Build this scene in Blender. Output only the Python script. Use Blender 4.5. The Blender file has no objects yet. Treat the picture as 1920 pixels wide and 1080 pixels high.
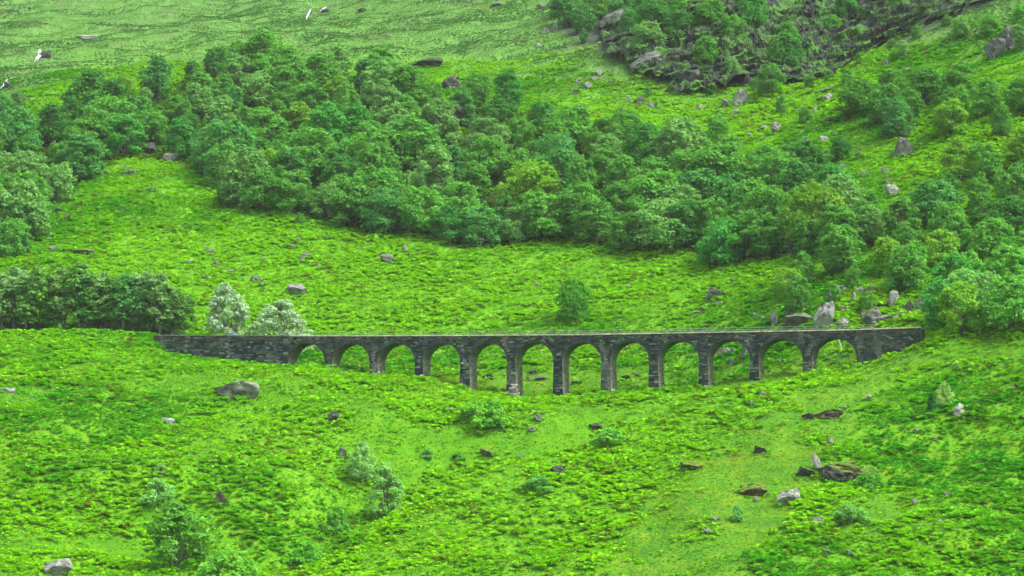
import bpy, math, random
import numpy as np
from mathutils import Vector

random.seed(7)
RNG = np.random.default_rng(7)
S = bpy.context.scene
COL = S.collection

# ------------------------------------------------------------------ camera, world, sun, exposure
F = 4718.0                      # focal length in photograph pixels
PITCH = math.radians(6.07)
cam = bpy.data.cameras.new("camera"); cam.sensor_width = 36.0
cam.lens = F / 1920 * 36.0; cam.clip_start = 1.0; cam.clip_end = 6000.0
cam_o = bpy.data.objects.new("camera", cam); COL.objects.link(cam_o)
cam_o.rotation_euler = (math.pi / 2 + PITCH, 0, 0)
S.camera = cam_o

SUN_EL, SUN_AZ = math.radians(52), math.radians(118)     # azimuth from +Y towards +X
W = bpy.data.worlds.new("World"); S.world = W; W.use_nodes = True
nt = W.node_tree
sky = nt.nodes.new("ShaderNodeTexSky"); sky.sky_type = 'NISHITA'; sky.sun_disc = False
sky.sun_elevation = SUN_EL; sky.sun_rotation = SUN_AZ
sky.air_density = 1.0; sky.dust_density = 4.0; sky.ozone_density = 1.0
bg = nt.nodes["Background"]; bg.inputs["Strength"].default_value = 0.15
hs = nt.nodes.new("ShaderNodeHueSaturation"); hs.inputs["Saturation"].default_value = 0.4     # overcast: a whiter sky
nt.links.new(sky.outputs[0], hs.inputs["Color"]); nt.links.new(hs.outputs[0], bg.inputs["Color"])
sun = bpy.data.lights.new("sun", 'SUN'); sun.energy = 1.5; sun.angle = math.radians(18); sun.color = (1.0, 0.96, 0.88)
sun_o = bpy.data.objects.new("sun", sun); COL.objects.link(sun_o)
sd = Vector((math.sin(SUN_AZ) * math.cos(SUN_EL), math.cos(SUN_AZ) * math.cos(SUN_EL), math.sin(SUN_EL)))
sun_o.rotation_euler = sd.to_track_quat('Z', 'Y').to_euler(); sun_o.location = (200, 300, 500)
S.view_settings.view_transform = 'Standard'; S.view_settings.look = 'None'
S.view_settings.gamma = 1.0; S.view_settings.exposure = 1.74
S.cycles.max_bounces = 8; S.cycles.diffuse_bounces = 5; S.cycles.transmission_bounces = 3
S.cycles.transparent_max_bounces = 4; S.cycles.volume_bounces = 0
S.cycles.use_denoising = True

# ------------------------------------------------------------------ projection helpers
CP, SP = math.cos(PITCH), math.sin(PITCH)
def ray(u, v):
    a, b = (u - 960) / F, (540 - v) / F
    d = np.array([a, CP - b * SP, SP + b * CP])
    return d / d[1]
def px(x, y, z):
    dep = y * CP + z * SP
    return 960 + F * x / dep, 540 - F * (z * CP - y * SP) / dep
def P3(u, v, y):
    return ray(u, v) * y

# ------------------------------------------------------------------ noise
def _hash(ix, iy, seed):
    h = (ix.astype(np.int64) * 374761393 + iy.astype(np.int64) * 668265263 + seed * 1442695041) & 0xFFFFFFFF
    h = ((h ^ (h >> 13)) * 1274126177) & 0xFFFFFFFF
    h = (h ^ (h >> 16)) & 0xFFFFFFFF
    return h / 4294967295.0
def vnoise(x, y, seed=0):
    x = np.asarray(x, float); y = np.asarray(y, float)
    ix, iy = np.floor(x), np.floor(y); fx, fy = x - ix, y - iy
    fx = fx * fx * fx * (fx * (fx * 6 - 15) + 10); fy = fy * fy * fy * (fy * (fy * 6 - 15) + 10)
    a = _hash(ix, iy, seed); b = _hash(ix + 1, iy, seed); c = _hash(ix, iy + 1, seed); d = _hash(ix + 1, iy + 1, seed)
    return (a * (1 - fx) + b * fx) * (1 - fy) + (c * (1 - fx) + d * fx) * fy
def fbm(x, y, seed=0, octv=4):
    s, a, t = 0, 1.0, 0
    c, n = math.cos(0.6), math.sin(0.6)
    for i in range(octv):
        s = s + a * vnoise(x, y, seed + i * 17); t += a; a *= 0.5
        x, y = (c * x - n * y) * 2.03 + 11.3, (n * x + c * y) * 2.03 + 5.7
    return s / t
def sstep(a, b, x):
    t = np.clip((x - a) / (b - a), 0, 1); return t * t * (3 - 2 * t)
def inpoly(u, v, poly):
    u = np.asarray(u, float); v = np.asarray(v, float)
    r = np.zeros(u.shape, bool); n = len(poly)
    for i in range(n):
        (x1, y1), (x2, y2) = poly[i], poly[(i + 1) % n]
        if y1 == y2: continue
        c = ((y1 > v) != (y2 > v)) & (u < (x2 - x1) * (v - y1) / (y2 - y1) + x1)
        r ^= c
    return r

# ------------------------------------------------------------------ viaduct frame (needed by the terrain)
TH = math.radians(18.0)
NB = np.array([math.sin(TH), math.cos(TH), 0.0]); DS = np.array([math.cos(TH), -math.sin(TH), 0.0])
P0 = np.array([0.0, 480.0, 0.0])
def on_face(u, v):               # pixel on the viaduct's front face -> (s, z)
    d = ray(u, v); k = (P0 @ NB) / (d @ NB); p = d * k
    return (p - P0) @ DS, p[2], p[1]
BASES = [(292, 644), (320, 665), (360, 673), (400, 678), (440, 682), (490, 686), (540, 689), (615, 690), (700, 706), (785, 709), (870, 728), (957, 746), (1046, 748), (1135, 743), (1225, 736), (1318, 727),
         (1414, 711), (1513, 703), (1607, 688), (1640, 681), (1665, 677), (1690, 667), (1722, 653)]

# ------------------------------------------------------------------ terrain: control points seen on the photograph, at true distances
ctrl = [  # u, v, distance
 (0,1080,384),(0,900,418),(0,780,447),(0,710,470),(0,655,498),(0,627,511),(0,634,519),(0,510,560),(0,400,610),(0,300,665),(0,130,790),(0,0,1060),
 (100,1051,372),(60,1080,366),(220,1078,374),(110,1030,393),(330,1066,391),(250,1010,402),(450,1075,388),
 (150,900,418),(300,900,418),(520,900,421),(300,790,449),(500,785,452),(440,747,463),(620,790,452),(160,740,463),
 (150,627,509),(150,634,517),(240,626,507),(240,632,515),(300,668,496),(380,684,490),(470,692,486),
 (200,500,560),(200,400,603),(250,300,655),(250,200,715),(250,110,800),(250,0,1040),
 (450,600,533),(450,500,568),(450,400,605),(450,300,655),(450,200,715),(450,100,800),(450,0,1030),
 (680,690,504),(680,655,518),(680,610,533),(680,470,575),(680,370,612),(680,250,672),(680,150,745),(680,70,850),(680,0,980),
 (920,705,497),(920,655,518),(920,610,532),(920,470,573),(920,350,617),(920,220,680),(920,110,780),(920,0,920),
 (1050,715,492),(1050,665,512),(1050,610,526),(1050,480,566),
 (1190,700,490),(1190,655,507),(1190,605,520),(1190,470,562),(1190,350,610),(1190,250,665),(1190,160,715),(1190,60,775),(1190,0,830),
 (1370,690,484),(1370,655,498),(1370,608,511),(1370,500,545),(1370,400,585),(1370,280,640),(1370,165,700),(1370,100,722),(1370,0,745),
 (1560,670,474),(1560,612,480),(1560,560,494),(1560,470,528),(1560,380,565),(1560,280,610),(1560,160,668),(1560,135,735),(1560,0,770),
 (1700,615,468),(1700,560,484),(1700,480,512),(1700,380,550),(1700,280,590),(1700,180,630),(1700,75,672),(1700,62,730),(1700,0,745),
 (1820,10,690),(1820,120,640),(1900,0,668),(1900,140,610),(1900,300,556),(1900,450,506),(1900,560,474),(1900,612,456),
 (1780,622,455),(1850,632,452),(1748,636,454),(1680,662,457),(1900,680,437),(1780,700,441),(1900,780,417),(1900,900,394),(1900,1080,360),
 (1700,1080,358),(1700,950,383),(1700,850,406),(1700,770,425),(1500,1080,360),(1500,960,384),(1500,860,406),(1500,790,424),
 (1300,1080,364),(1300,950,391),(1300,860,411),(1100,1080,368),(1100,960,394),(900,1080,371),(900,1000,388),(720,1080,377),
 (600,1079,385),(680,1022,392),(760,985,397),(900,926,404),(1000,893,410),(1100,859,416),(1200,818,424),(1300,779,432),(1400,750,440),(1500,728,446),(1600,704,452),
 (590,1040,408),(640,985,414),(700,935,424),(780,890,436),(880,862,441),(1000,838,444),(1100,816,447),(1200,790,450),(1300,764,455),(1400,740,459),
 (780,800,452),(900,800,453),(1010,790,456),(700,760,461),(860,760,465),(1000,765,464),(1150,762,462),(1250,750,462),(600,712,476),(760,725,474),
 (960,-150,1180),(300,-150,1300),(1600,-150,830),(1920,-120,760),
]
pts = [P3(*c) for c in ctrl]
GULLY = [(700,935),(780,890),(880,862),(1000,838),(1100,816),(1200,790),(1300,764),(1400,740)]
CREST = [(760,985),(900,926),(1000,893),(1100,859),(1200,818),(1300,779),(1400,750)]
pts = [p - np.array([0, 0, 4.2]) if c[:2] in GULLY else p + np.array([0, 0, 1.2]) if c[:2] in CREST else p - np.array([0, 0, 2.2]) if c[:2] in [(110,1030),(250,1010),(590,1040),(640,985)] else p for p, c in zip(pts, ctrl)]
for u, v in BASES:
    s, z, y = on_face(u, v); pts.append(np.array([P0[0] + DS[0] * s, y, z]))
    pts.append(np.array([P0[0] + DS[0] * s, y, z]) + NB * 4.5 + np.array([0, 0, 0.6]))
for w in [(-420, 480, 20), (420, 430, 30), (-420, 800, 120), (460, 700, 170), (0, 60, -95), (-400, 60, -95), (400, 60, -95), (-500, 1400, 300), (500, 1400, 340), (0, 1400, 330)]:
    pts.append(np.array(w, float))
pts = np.array(pts)
def _tps_fit(p, lam):
    n = len(p); x = p[:, :2] / 100.0
    r2 = ((x[:, None] - x[None]) ** 2).sum(-1); K = 0.5 * r2 * np.log(r2 + 1e-12)
    A = np.zeros((n + 3, n + 3)); A[:n, :n] = K + lam * np.eye(n)
    A[:n, n] = 1; A[:n, n + 1:] = x; A[n, :n] = 1; A[n + 1:, :n] = x.T
    return x, np.linalg.solve(A, np.concatenate([p[:, 2], np.zeros(3)]))
TX, TW = _tps_fit(pts, 0.0006)
def tps(x, y):
    sh = np.shape(x); q = np.stack([np.ravel(x), np.ravel(y)], 1) / 100.0
    out = np.empty(len(q)); n = len(TX)
    for i in range(0, len(q), 40000):
        b = q[i:i + 40000]
        r2 = (b[:, 0, None] - TX[None, :, 0]) ** 2 + (b[:, 1, None] - TX[None, :, 1]) ** 2
        out[i:i + 40000] = (0.5 * r2 * np.log(r2 + 1e-12)) @ TW[:n] + TW[n] + b @ TW[n + 1:]
    return out.reshape(sh)
def height(x, y):
    x = np.asarray(x, float); y = np.asarray(y, float)
    far = sstep(500, 900, y)
    z = tps(x, y)
    t = (x - P0[0]) * NB[0] + (y - P0[1]) * NB[1]
    s = (x - P0[0]) * DS[0] + (y - P0[1]) * DS[1]
    calm = 1 - 0.8 * np.exp(-(np.clip(np.abs(t + 1) - 6, 0, None) / 7.0) ** 2) * sstep(90, 74, np.abs(s))
    near = sstep(480, 455, y)
    amp = 1.6 + 5.0 * far
    z = z + calm * ((fbm(x / 24, y / 24, 3, 3) - 0.5) * amp + (fbm(x / 6, y / 6, 9, 3) - 0.5) * (0.9 + far) + near * (fbm(x / 16, y / 12, 15, 2) - 0.5) * 5.0)
    return z
YS = np.concatenate([np.arange(330, 620, 0.5), np.arange(620, 1400, 1.2)])
def ground(u, v):                # first ground point along the ray of a pixel
    d = ray(u, v); zz = height(d[0] * YS, YS); below = zz >= d[2] * YS
    i = int(np.argmax(below)) if below.any() else len(YS) - 1
    y = YS[i]
    if i > 0:
        y0, y1 = YS[i - 1], YS[i]; a = zz[i - 1] - d[2] * y0; b = zz[i] - d[2] * y1
        y = y0 + (y1 - y0) * (-a) / (b - a + 1e-9)
    return np.array([d[0] * y, y, float(height(d[0] * y, y))])

# ------------------------------------------------------------------ object helpers
def tag(o, label=None, cat=None, group=None, kind=None):
    if label: o["label"] = label
    if cat: o["category"] = cat
    if group: o["group"] = group
    if kind: o["kind"] = kind
    return o
def link(name, data, parent=None, mat=None):
    o = bpy.data.objects.new(name, data); COL.objects.link(o)
    if mat and data is not None:
        data.materials.clear(); data.materials.append(mat)
    if parent: o.parent = parent
    return o
def empty(name, loc, rz=0.0):
    o = bpy.data.objects.new(name, None); COL.objects.link(o); o.location = loc; o.rotation_euler = (0, 0, rz)
    o.empty_display_size = 0.5
    return o
def quad_mesh(name, V, Q, smooth=False, attrs=()):
    V = np.ascontiguousarray(V, np.float32).reshape(-1, 3); Q = np.ascontiguousarray(Q, np.int32)
    k = Q.shape[1]; me = bpy.data.meshes.new(name)
    me.vertices.add(len(V)); me.vertices.foreach_set("co", V.ravel())
    me.loops.add(Q.size); me.loops.foreach_set("vertex_index", Q.ravel())
    me.polygons.add(len(Q)); me.polygons.foreach_set("loop_start", np.arange(0, Q.size, k, dtype=np.int32))
    me.polygons.foreach_set("use_smooth", np.full(len(Q), smooth))
    for an, at, dom, arr in attrs:
        a = me.attributes.new(an, at, dom)
        a.data.foreach_set("color" if at == 'FLOAT_COLOR' else "value", np.ascontiguousarray(arr, np.float32).ravel())
    me.update(calc_edges=True); me.validate(verbose=False)
    return me

# ------------------------------------------------------------------ material helpers
def new_mat(name, rough=0.85, spec=0.15):
    m = bpy.data.materials.new(name); m.use_nodes = True
    b = m.node_tree.nodes["Principled BSDF"]; b.inputs["Roughness"].default_value = rough
    b.inputs["Specular IOR Level"].default_value = spec
    return m, m.node_tree, b
def N(t, kind, **kw):
    n = t.nodes.new(kind)
    for k, v in kw.items(): setattr(n, k, v)
    return n
def noise(t, scale, detail=4, rough=0.6, coord=None):
    n = N(t, "ShaderNodeTexNoise"); n.inputs["Scale"].default_value = scale
    n.inputs["Detail"].default_value = detail; n.inputs["Roughness"].default_value = rough
    if coord is not None: t.links.new(coord, n.inputs["Vector"])
    return n.outputs["Fac"]
def ramp(t, fac, stops):
    r = N(t, "ShaderNodeValToRGB"); t.links.new(fac, r.inputs[0])
    e = r.color_ramp.elements
    while len(e) < len(stops): e.new(0.5)
    for el, (p, c) in zip(e, stops):
        el.position = p; el.color = (*c, 1) if len(c) == 3 else c
    return r.outputs[0]
def mix(t, fac, a, b, mode='MIX'):
    m = N(t, "ShaderNodeMix", data_type='RGBA', blend_type=mode)
    for sock, val in ((m.inputs[0], fac), (m.inputs[6], a), (m.inputs[7], b)):
        if hasattr(val, "links"): t.links.new(val, sock)
        elif isinstance(val, (tuple, list)): sock.default_value = (*val, 1)
        else: sock.default_value = val
    return m.outputs[2]
def attr(t, name, out="Fac", kind='GEOMETRY'):
    a = N(t, "ShaderNodeAttribute", attribute_name=name, attribute_type=kind); return a.outputs[out]
def math_(t, op, a, b=0.0):
    m = N(t, "ShaderNodeMath", operation=op)
    for sock, val in ((m.inputs[0], a), (m.inputs[1], b)):
        if hasattr(val, "links"): t.links.new(val, sock)
        else: sock.default_value = val
    return m.outputs[0]
def bump(t, b, h, strength=0.6, dist=0.1):
    n = N(t, "ShaderNodeBump"); n.inputs["Strength"].default_value = strength; n.inputs["Distance"].default_value = dist
    t.links.new(h, n.inputs["Height"]); t.links.new(n.outputs[0], b.inputs["Normal"])

# leaf material: colour comes from the object (crowns) or an attribute (bracken), plus translucency
def leaf_material(name, source, transl=0.45):
    m = bpy.data.materials.new(name); m.use_nodes = True; t = m.node_tree; t.nodes.clear()
    out = N(t, "ShaderNodeOutputMaterial")
    if source == 'object':
        oi = N(t, "ShaderNodeObjectInfo"); tone = attr(t, "tone")
        base = oi.outputs["Color"]
        col = mix(t, tone, mix(t, 1.0, base, (0.7, 0.72, 0.75), 'MULTIPLY'), mix(t, 1.0, base, (1.4, 1.3, 1.2), 'MULTIPLY'))
    else:
        col = attr(t, "leaf_colour", "Color")
    d = N(t, "ShaderNodeBsdfDiffuse"); tr = N(t, "ShaderNodeBsdfTranslucent"); g = N(t, "ShaderNodeBsdfGlossy")
    g.inputs["Roughness"].default_value = 0.55; g.inputs["Color"].default_value = (1, 1, 1, 1)
    t.links.new(col, d.inputs["Color"])
    t.links.new(mix(t, 1.0, col, (1.25, 1.1, 0.55), 'MULTIPLY'), tr.inputs["Color"])
    mx = N(t, "ShaderNodeMixShader"); mx.inputs[0].default_value = transl
    t.links.new(d.outputs[0], mx.inputs[1]); t.links.new(tr.outputs[0], mx.inputs[2])
    m2 = N(t, "ShaderNodeMixShader"); m2.inputs[0].default_value = 0.006
    t.links.new(mx.outputs[0], m2.inputs[1]); t.links.new(g.outputs[0], m2.inputs[2])
    t.links.new(m2.outputs[0], out.inputs[0])
    return m
M_LEAF = leaf_material("leaf", 'object')
M_BRACKEN = leaf_material("bracken_frond", 'attribute', 0.34)

def bark_material():
    m, t, b = new_mat("bark", 0.9)
    tc = N(t, "ShaderNodeTexCoord").outputs["Object"]
    t.links.new(ramp(t, noise(t, 2.5, 5, 0.7, tc), [(0.3, (0.03, 0.027, 0.022)), (0.55, (0.11, 0.105, 0.09)), (0.75, (0.26, 0.25, 0.23))]), b.inputs["Base Color"])
    return m
M_BARK = bark_material()

def rock_material():
    m, t, b = new_mat("rock", 0.9)
    tc = N(t, "ShaderNodeTexCoord").outputs["Object"]; geo = N(t, "ShaderNodeNewGeometry")
    oi = N(t, "ShaderNodeObjectInfo")
    rv = N(t, "ShaderNodeVectorMath", operation='ADD'); t.links.new(tc, rv.inputs[0])
    rm = N(t, "ShaderNodeVectorMath", operation='SCALE'); rm.inputs[0].default_value = (37, 19, 53); t.links.new(oi.outputs["Random"], rm.inputs["Scale"])
    t.links.new(rm.outputs[0], rv.inputs[1]); tc = rv.outputs[0]
    grain = noise(t, 3.2, 8, 0.72, tc)
    c = mix(t, 1.0, oi.outputs["Color"], ramp(t, grain, [(0.28, (0.25, 0.26, 0.28)), (0.48, (0.8, 0.8, 0.8)), (0.7, (1.6, 1.58, 1.5))]), 'MULTIPLY')
    lich = ramp(t, noise(t, 5.5, 5, 0.7, tc), [(0.56, (0, 0, 0)), (0.66, (1, 1, 1))])
    c = mix(t, math_(t, 'MULTIPLY', lich, 0.5), c, (0.33, 0.345, 0.28))
    nz = N(t, "ShaderNodeSeparateXYZ"); t.links.new(geo.outputs["True Normal"], nz.inputs[0])
    up = math_(t, 'ADD', nz.outputs[2], math_(t, 'MULTIPLY', math_(t, 'SUBTRACT', noise(t, 2.0, 5, 0.65, tc), 0.5), 1.6))
    mossy = attr(t, "moss", "Fac", 'OBJECT')
    up = math_(t, 'ADD', up, math_(t, 'SUBTRACT', mossy, 0.5))
    mm = ramp(t, up, [(0.72, (0, 0, 0)), (0.92, (1, 1, 1))])
    mc = ramp(t, noise(t, 7, 4, 0.6, tc), [(0.35, (0.025, 0.075, 0.006)), (0.55, (0.075, 0.14, 0.010)), (0.7, (0.17, 0.14, 0.018))])
    t.links.new(mix(t, mm, c, mc), b.inputs["Base Color"])
    bump(t, b, noise(t, 4.0, 10, 0.75, tc), 0.9, 0.25)
    return m
M_ROCK = rock_material()

# ------------------------------------------------------------------ ground cover regions (outlines on the ground, told by where the photograph shows them)
WOOD_MAIN = [(-60,500),(0,480),(32,478),(60,410),(95,392),(180,318),(250,300),(350,306),(415,365),(470,398),(560,404),(680,432),(790,445),(900,464),(1000,452),
             (1060,440),(1120,462),(1200,476),(1290,470),(1340,500),(1420,488),(1500,478),(1600,470),(1660,450),(1640,425),(1600,392),(1490,352),(1400,342),(1370,285),(1290,288),
             (1235,335),(1170,262),(1100,262),(1000,236),(950,208),(880,205),(860,250),(780,250),(775,165),(740,155),(640,140),(560,150),(480,130),(400,140),(250,190),(140,228),(60,272),(-60,300)]
SHORT = [
 [(170,716),(300,706),(420,694),(560,716),(640,735),(700,742),(760,792),(760,830),(700,870),(660,850),(650,790),(600,765),(480,752),(380,752),(300,735)],
 [(-40,722),(60,716),(130,722),(100,752),(-40,765)],
 [(470,770),(500,770),(440,830),(370,860),(330,850),(400,820)],
 [(300,925),(330,935),(290,985),(215,1025),(240,980)],
 [(0,1010),(240,1000),(300,1050),(230,1050),(110,1030),(0,1040)],
 [(740,880),(760,815),(850,800),(960,800),(1050,770),(1220,770),(1300,752),(1320,764),(1200,800),(1080,840),(1000,872),(930,880),(860,860),(790,905),(700,960),(620,1010),(560,1080),(500,1080),(590,1010),(650,950)],
 [(1130,1090),(1180,990),(1240,900),(1300,850),(1390,792),(1470,752),(1560,728),(1640,690),(1740,650),(1920,640),(1920,668),(1760,690),(1640,735),(1600,800),(1550,860),(1510,910),(1480,960),(1450,1010),(1400,1090)],
 [(1560,960),(1620,930),(1700,960),(1640,1010),(1560,1000)],
 [(690,715),(960,700),(1200,690),(1420,690),(1600,668),(1600,690),(1400,712),(1210,730),(1050,745),(930,742),(860,725),(700,712)],
]
CLIFF = [(1190,125),(1260,160),(1300,172),(1400,160),(1500,163),(1560,140),(1640,97),(1750,52),(1880,-2),(1900,-60),(1060,-60),(1050,60),(1120,95)]
def cover(x, y, z):
    u, v = px(x, y, z)
    du = (fbm(x / 7, y / 7, 21, 3) - 0.5) * 90; dv = (fbm(x / 7, y / 7, 31, 3) - 0.5) * 50
    short = np.zeros(np.shape(x), bool)
    sj = np.zeros(np.shape(x))
    for q in range(5):
        hit = np.zeros(np.shape(x), bool); n_ = 1.6 ** q
        ju = (fbm(x / n_, y / n_, 41 + q, 2) - .5) * 26 * n_; jv = (fbm(x / n_, y / n_, 61 + q, 2) - .5) * 15 * n_
        for p in SHORT: hit |= inpoly(u + du * .6 + ju, v + dv * .6 + jv, p)
        sj += hit / 5
    short = _hash((np.asarray(x) * 97).astype(int), (np.asarray(y) * 89).astype(int), 5) < sj
    wood = inpoly(u + du * .4, v + dv * .4, WOOD_MAIN)
    cliff = inpoly(u + du * .25, v + dv * .25, CLIFF) & (y > 668)
    heathline = 120 + 0.13 * np.clip(u - 850, 0, 400) - 90 * sstep(1350, 1600, u) + 110 * sstep(160, 0, u)
    heath = sstep(heathline + 75, heathline - 55, v + dv)
    dry = np.zeros(np.shape(x), bool)
    for p in (SHORT[6], SHORT[7], SHORT[8]): dry |= inpoly(u + du, v + dv, p)
    cover.dry = dry
    return u, v, short, wood, cliff, heath

# ------------------------------------------------------------------ terrain mesh
gx = np.concatenate([np.arange(-700, -240, 20), np.arange(-240, 240.1, 0.9), np.arange(260, 701, 20)])
gy = np.concatenate([np.arange(-60, 340, 12), np.arange(344, 640, 0.9), np.arange(640, 960, 1.3), np.arange(962, 1450, 6)])
X, Y = np.meshgrid(gx, gy); Z = height(X, Y)
cu, cv, cshort, cwood, ccliff, cheath = cover(X, Y, Z); cdry = cover.dry
ny, nx = X.shape
idx = np.arange(ny * nx).reshape(ny, nx)
Q = np.stack([idx[:-1, :-1], idx[:-1, 1:], idx[1:, 1:], idx[1:, :-1]], -1).reshape(-1, 4)
def soft(a):
    a = a.astype(float)
    for _ in range(3):
        a = (a + np.roll(a, 1, 0) + np.roll(a, -1, 0) + np.roll(a, 1, 1) + np.roll(a, -1, 1)) / 5
    return a
ter = quad_mesh("terrain", np.stack([X, Y, Z], -1), Q, True, [
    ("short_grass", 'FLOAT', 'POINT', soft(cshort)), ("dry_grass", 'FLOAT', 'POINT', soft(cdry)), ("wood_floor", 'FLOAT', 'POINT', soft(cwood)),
    ("bare_rock", 'FLOAT', 'POINT', soft(ccliff)), ("heath", 'FLOAT', 'POINT', cheath)])
def terrain_material():
    m, t, b = new_mat("hillside_ground", 0.95, 0.05)
    tc = N(t, "ShaderNodeTexCoord").outputs["Object"]
    n1 = noise(t, 0.9, 6, 0.7, tc); n2 = noise(t, 0.06, 5, 0.6, tc); n3 = noise(t, 0.28, 6, 0.7, tc)
    base = ramp(t, n1, [(0.3, (0.03, 0.13, 0.006)), (0.48, (0.07, 0.23, 0.007)), (0.6, (0.13, 0.28, 0.008)), (0.72, (0.15, 0.21, 0.015))])
    sg = ramp(t, n3, [(0.28, (0.03, 0.15, 0.015)), (0.5, (0.075, 0.23, 0.011)), (0.7, (0.16, 0.26, 0.012))])
    sg = mix(t, ramp(t, n1, [(0.35, (0.55,) * 3), (0.65, (0, 0, 0))]), sg, (0.04, 0.12, 0.006))
    sg = mix(t, ramp(t, noise(t, 0.13, 5, 0.7, tc), [(0.56, (0, 0, 0)), (0.72, (0.45,) * 3)]), sg, (0.15, 0.17, 0.02))
    cool = ramp(t, n3, [(0.28, (0.03, 0.135, 0.005)), (0.5, (0.062, 0.20, 0.006)), (0.7, (0.11, 0.255, 0.005))])  # cooler grass off the dry slopes; its darker tone also paints hollow shading
    sg = mix(t, attr(t, "dry_grass"), cool, mix(t, 1.0, sg, (1.0, 0.98, 1.0), 'MULTIPLY'))
    c = mix(t, attr(t, "short_grass"), base, sg)
    hg = ramp(t, n3, [(0.28, (0.042, 0.125, 0.026)), (0.48, (0.07, 0.175, 0.032)), (0.7, (0.095, 0.215, 0.038))])  # blue raised in the heath tones to stand for distance haze
    hg = mix(t, ramp(t, n2, [(0.5, (0, 0, 0)), (0.68, (0.65,) * 3)]), hg, (0.09, 0.13, 0.05))
    c = mix(t, attr(t, "heath"), c, hg)
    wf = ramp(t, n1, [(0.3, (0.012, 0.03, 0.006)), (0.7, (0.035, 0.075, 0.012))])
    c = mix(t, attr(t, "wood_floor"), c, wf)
    rk = ramp(t, noise(t, 0.5, 9, 0.75, tc), [(0.3, (0.015, 0.02, 0.02)), (0.5, (0.045, 0.05, 0.045)), (0.6, (0.04, 0.085, 0.025)), (0.75, (0.14, 0.15, 0.12))])
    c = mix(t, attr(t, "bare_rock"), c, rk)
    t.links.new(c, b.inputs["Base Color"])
    bump(t, b, noise(t, 1.6, 8, 0.75, tc), 1.0, 0.5)
    return m
tag(link("hillside", ter, None, terrain_material()), "steep green hillside of bracken and grass", None, None, "structure")

# ------------------------------------------------------------------ leafy ground cover meshes
def fronds(n_per, x, y, z, size, col, droop=0.45, rng=RNG, thin=0.55, lift=0.0):
    n = len(x); m = n * n_per
    cx = np.repeat(x, n_per); cy = np.repeat(y, n_per); cz = np.repeat(z, n_per); sz = np.repeat(size, n_per)
    a = rng.uniform(0, 2 * np.pi, m); L = sz * rng.uniform(0.6, 1.15, m)
    el = rng.uniform(0.15 + lift, 1.15 + lift * .7, m)
    dx, dy, dz = np.cos(a) * np.cos(el), np.sin(a) * np.cos(el), np.sin(el)
    wx, wy = -np.sin(a), np.cos(a)
    w = L * rng.uniform(0.3, 0.55, m) * thin / 0.55
    ox = cx + rng.normal(0, 0.16, m) * sz; oy = cy + rng.normal(0, 0.16, m) * sz; oz = cz + 0.10 * sz
    V = np.empty((m, 4, 3), np.float32)
    V[:, 0] = np.stack([ox, oy, oz], 1)
    mx, my, mz = ox + dx * L * .6, oy + dy * L * .6, oz + dz * L * .6
    V[:, 1] = np.stack([mx - wx * w, my - wy * w, mz], 1)
    V[:, 2] = np.stack([ox + dx * L * 1.05, oy + dy * L * 1.05, oz + dz * L * (1.05 - droop)], 1)
    V[:, 3] = np.stack([mx + wx * w, my + wy * w, mz + 0.05 * sz * rng.normal(0, 1, m)], 1)
    c = np.repeat(col, n_per, 0) * rng.uniform(0.72, 1.28, (m, 1)).astype(np.float32)
    c = np.concatenate([c, np.ones((m, 1))], 1)
    return V.reshape(-1, 3), c
def jitter_grid(x0, x1, y0, y1, step, rng=RNG):
    x, y = np.meshgrid(np.arange(x0, x1, step), np.arange(y0, y1, step))
    x = x.ravel() + rng.uniform(-.5, .5, x.size) * step; y = y.ravel() + rng.uniform(-.5, .5, y.size) * step
    return x, y
def lerp(a, b, t): return np.asarray(a)[None] * (1 - t)[:, None] + np.asarray(b)[None] * t[:, None]
def frame_cull(x, y, mu=140, mv=120):
    z = height(x, y); u, v = px(x, y, z)
    k = (u > -mu) & (u < 1920 + mu) & (v > -mv) & (v < 1080 + mv)
    return x[k], y[k], z[k]

bx, by = jitter_grid(-165, 165, 345, 770, 0.54)
k = np.abs(bx) < by * 0.232; bx, by = bx[k], by[k]
bx, by, bz = frame_cull(bx, by)
u, v, sh, wd, cl, he = cover(bx, by, bz)
clump = fbm(bx / 0.95, by / 0.7, 51, 2); patch = fbm(bx / 9, by / 7, 61, 3); broad = fbm(bx / 38, by / 30, 71, 3)
dens = 0.6 + 1.05 * sstep(0.33, 0.62, clump) * (0.55 + 0.75 * sstep(0.3, 0.55, patch))
dens *= np.where(sh, 0.03 + 0.45 * sstep(0.58, 0.68, patch), 1.0) * np.where(wd, 0.5, 1.0) * np.where(cl, 0.5 * sstep(.46, .56, patch), 1.0) * (1 - 0.93 * he)
t_ = (bx - P0[0]) * NB[0] + (by - P0[1]) * NB[1]; s_ = (bx - P0[0]) * DS[0] + (by - P0[1]) * DS[1]
open_ = sstep(.47, .60, fbm(bx / 11, by / 8, 171, 4)); dens *= 1 - .62 * open_
dens *= np.where((t_ > -0.5) & (t_ < 5.0) & (s_ > -71) & (s_ < 79), 0.0, 1.0)
k = RNG.uniform(0, 1, len(bx)) < dens
bx, by, bz, clump, patch, broad, sh, wd, u, v = [q[k] for q in (bx, by, bz, clump, patch, broad, sh, wd, u, v)]
size = (0.42 + 0.42 * sstep(0.25, 0.75, clump)) * RNG.uniform(0.7, 1.15, len(bx)) * np.where(sh, 0.62, 1.0) * (.72 + .5 * sstep(.35, .65, fbm(bx / 5, by / 4, 181, 2)))
crest = np.array([P3(*c)[:2] for c in ctrl if c[:2] in CREST or c[:2] in ((600,1079),(680,1022),(1500,728),(1600,704))])
cd = np.full(len(bx), 99.0)
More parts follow.
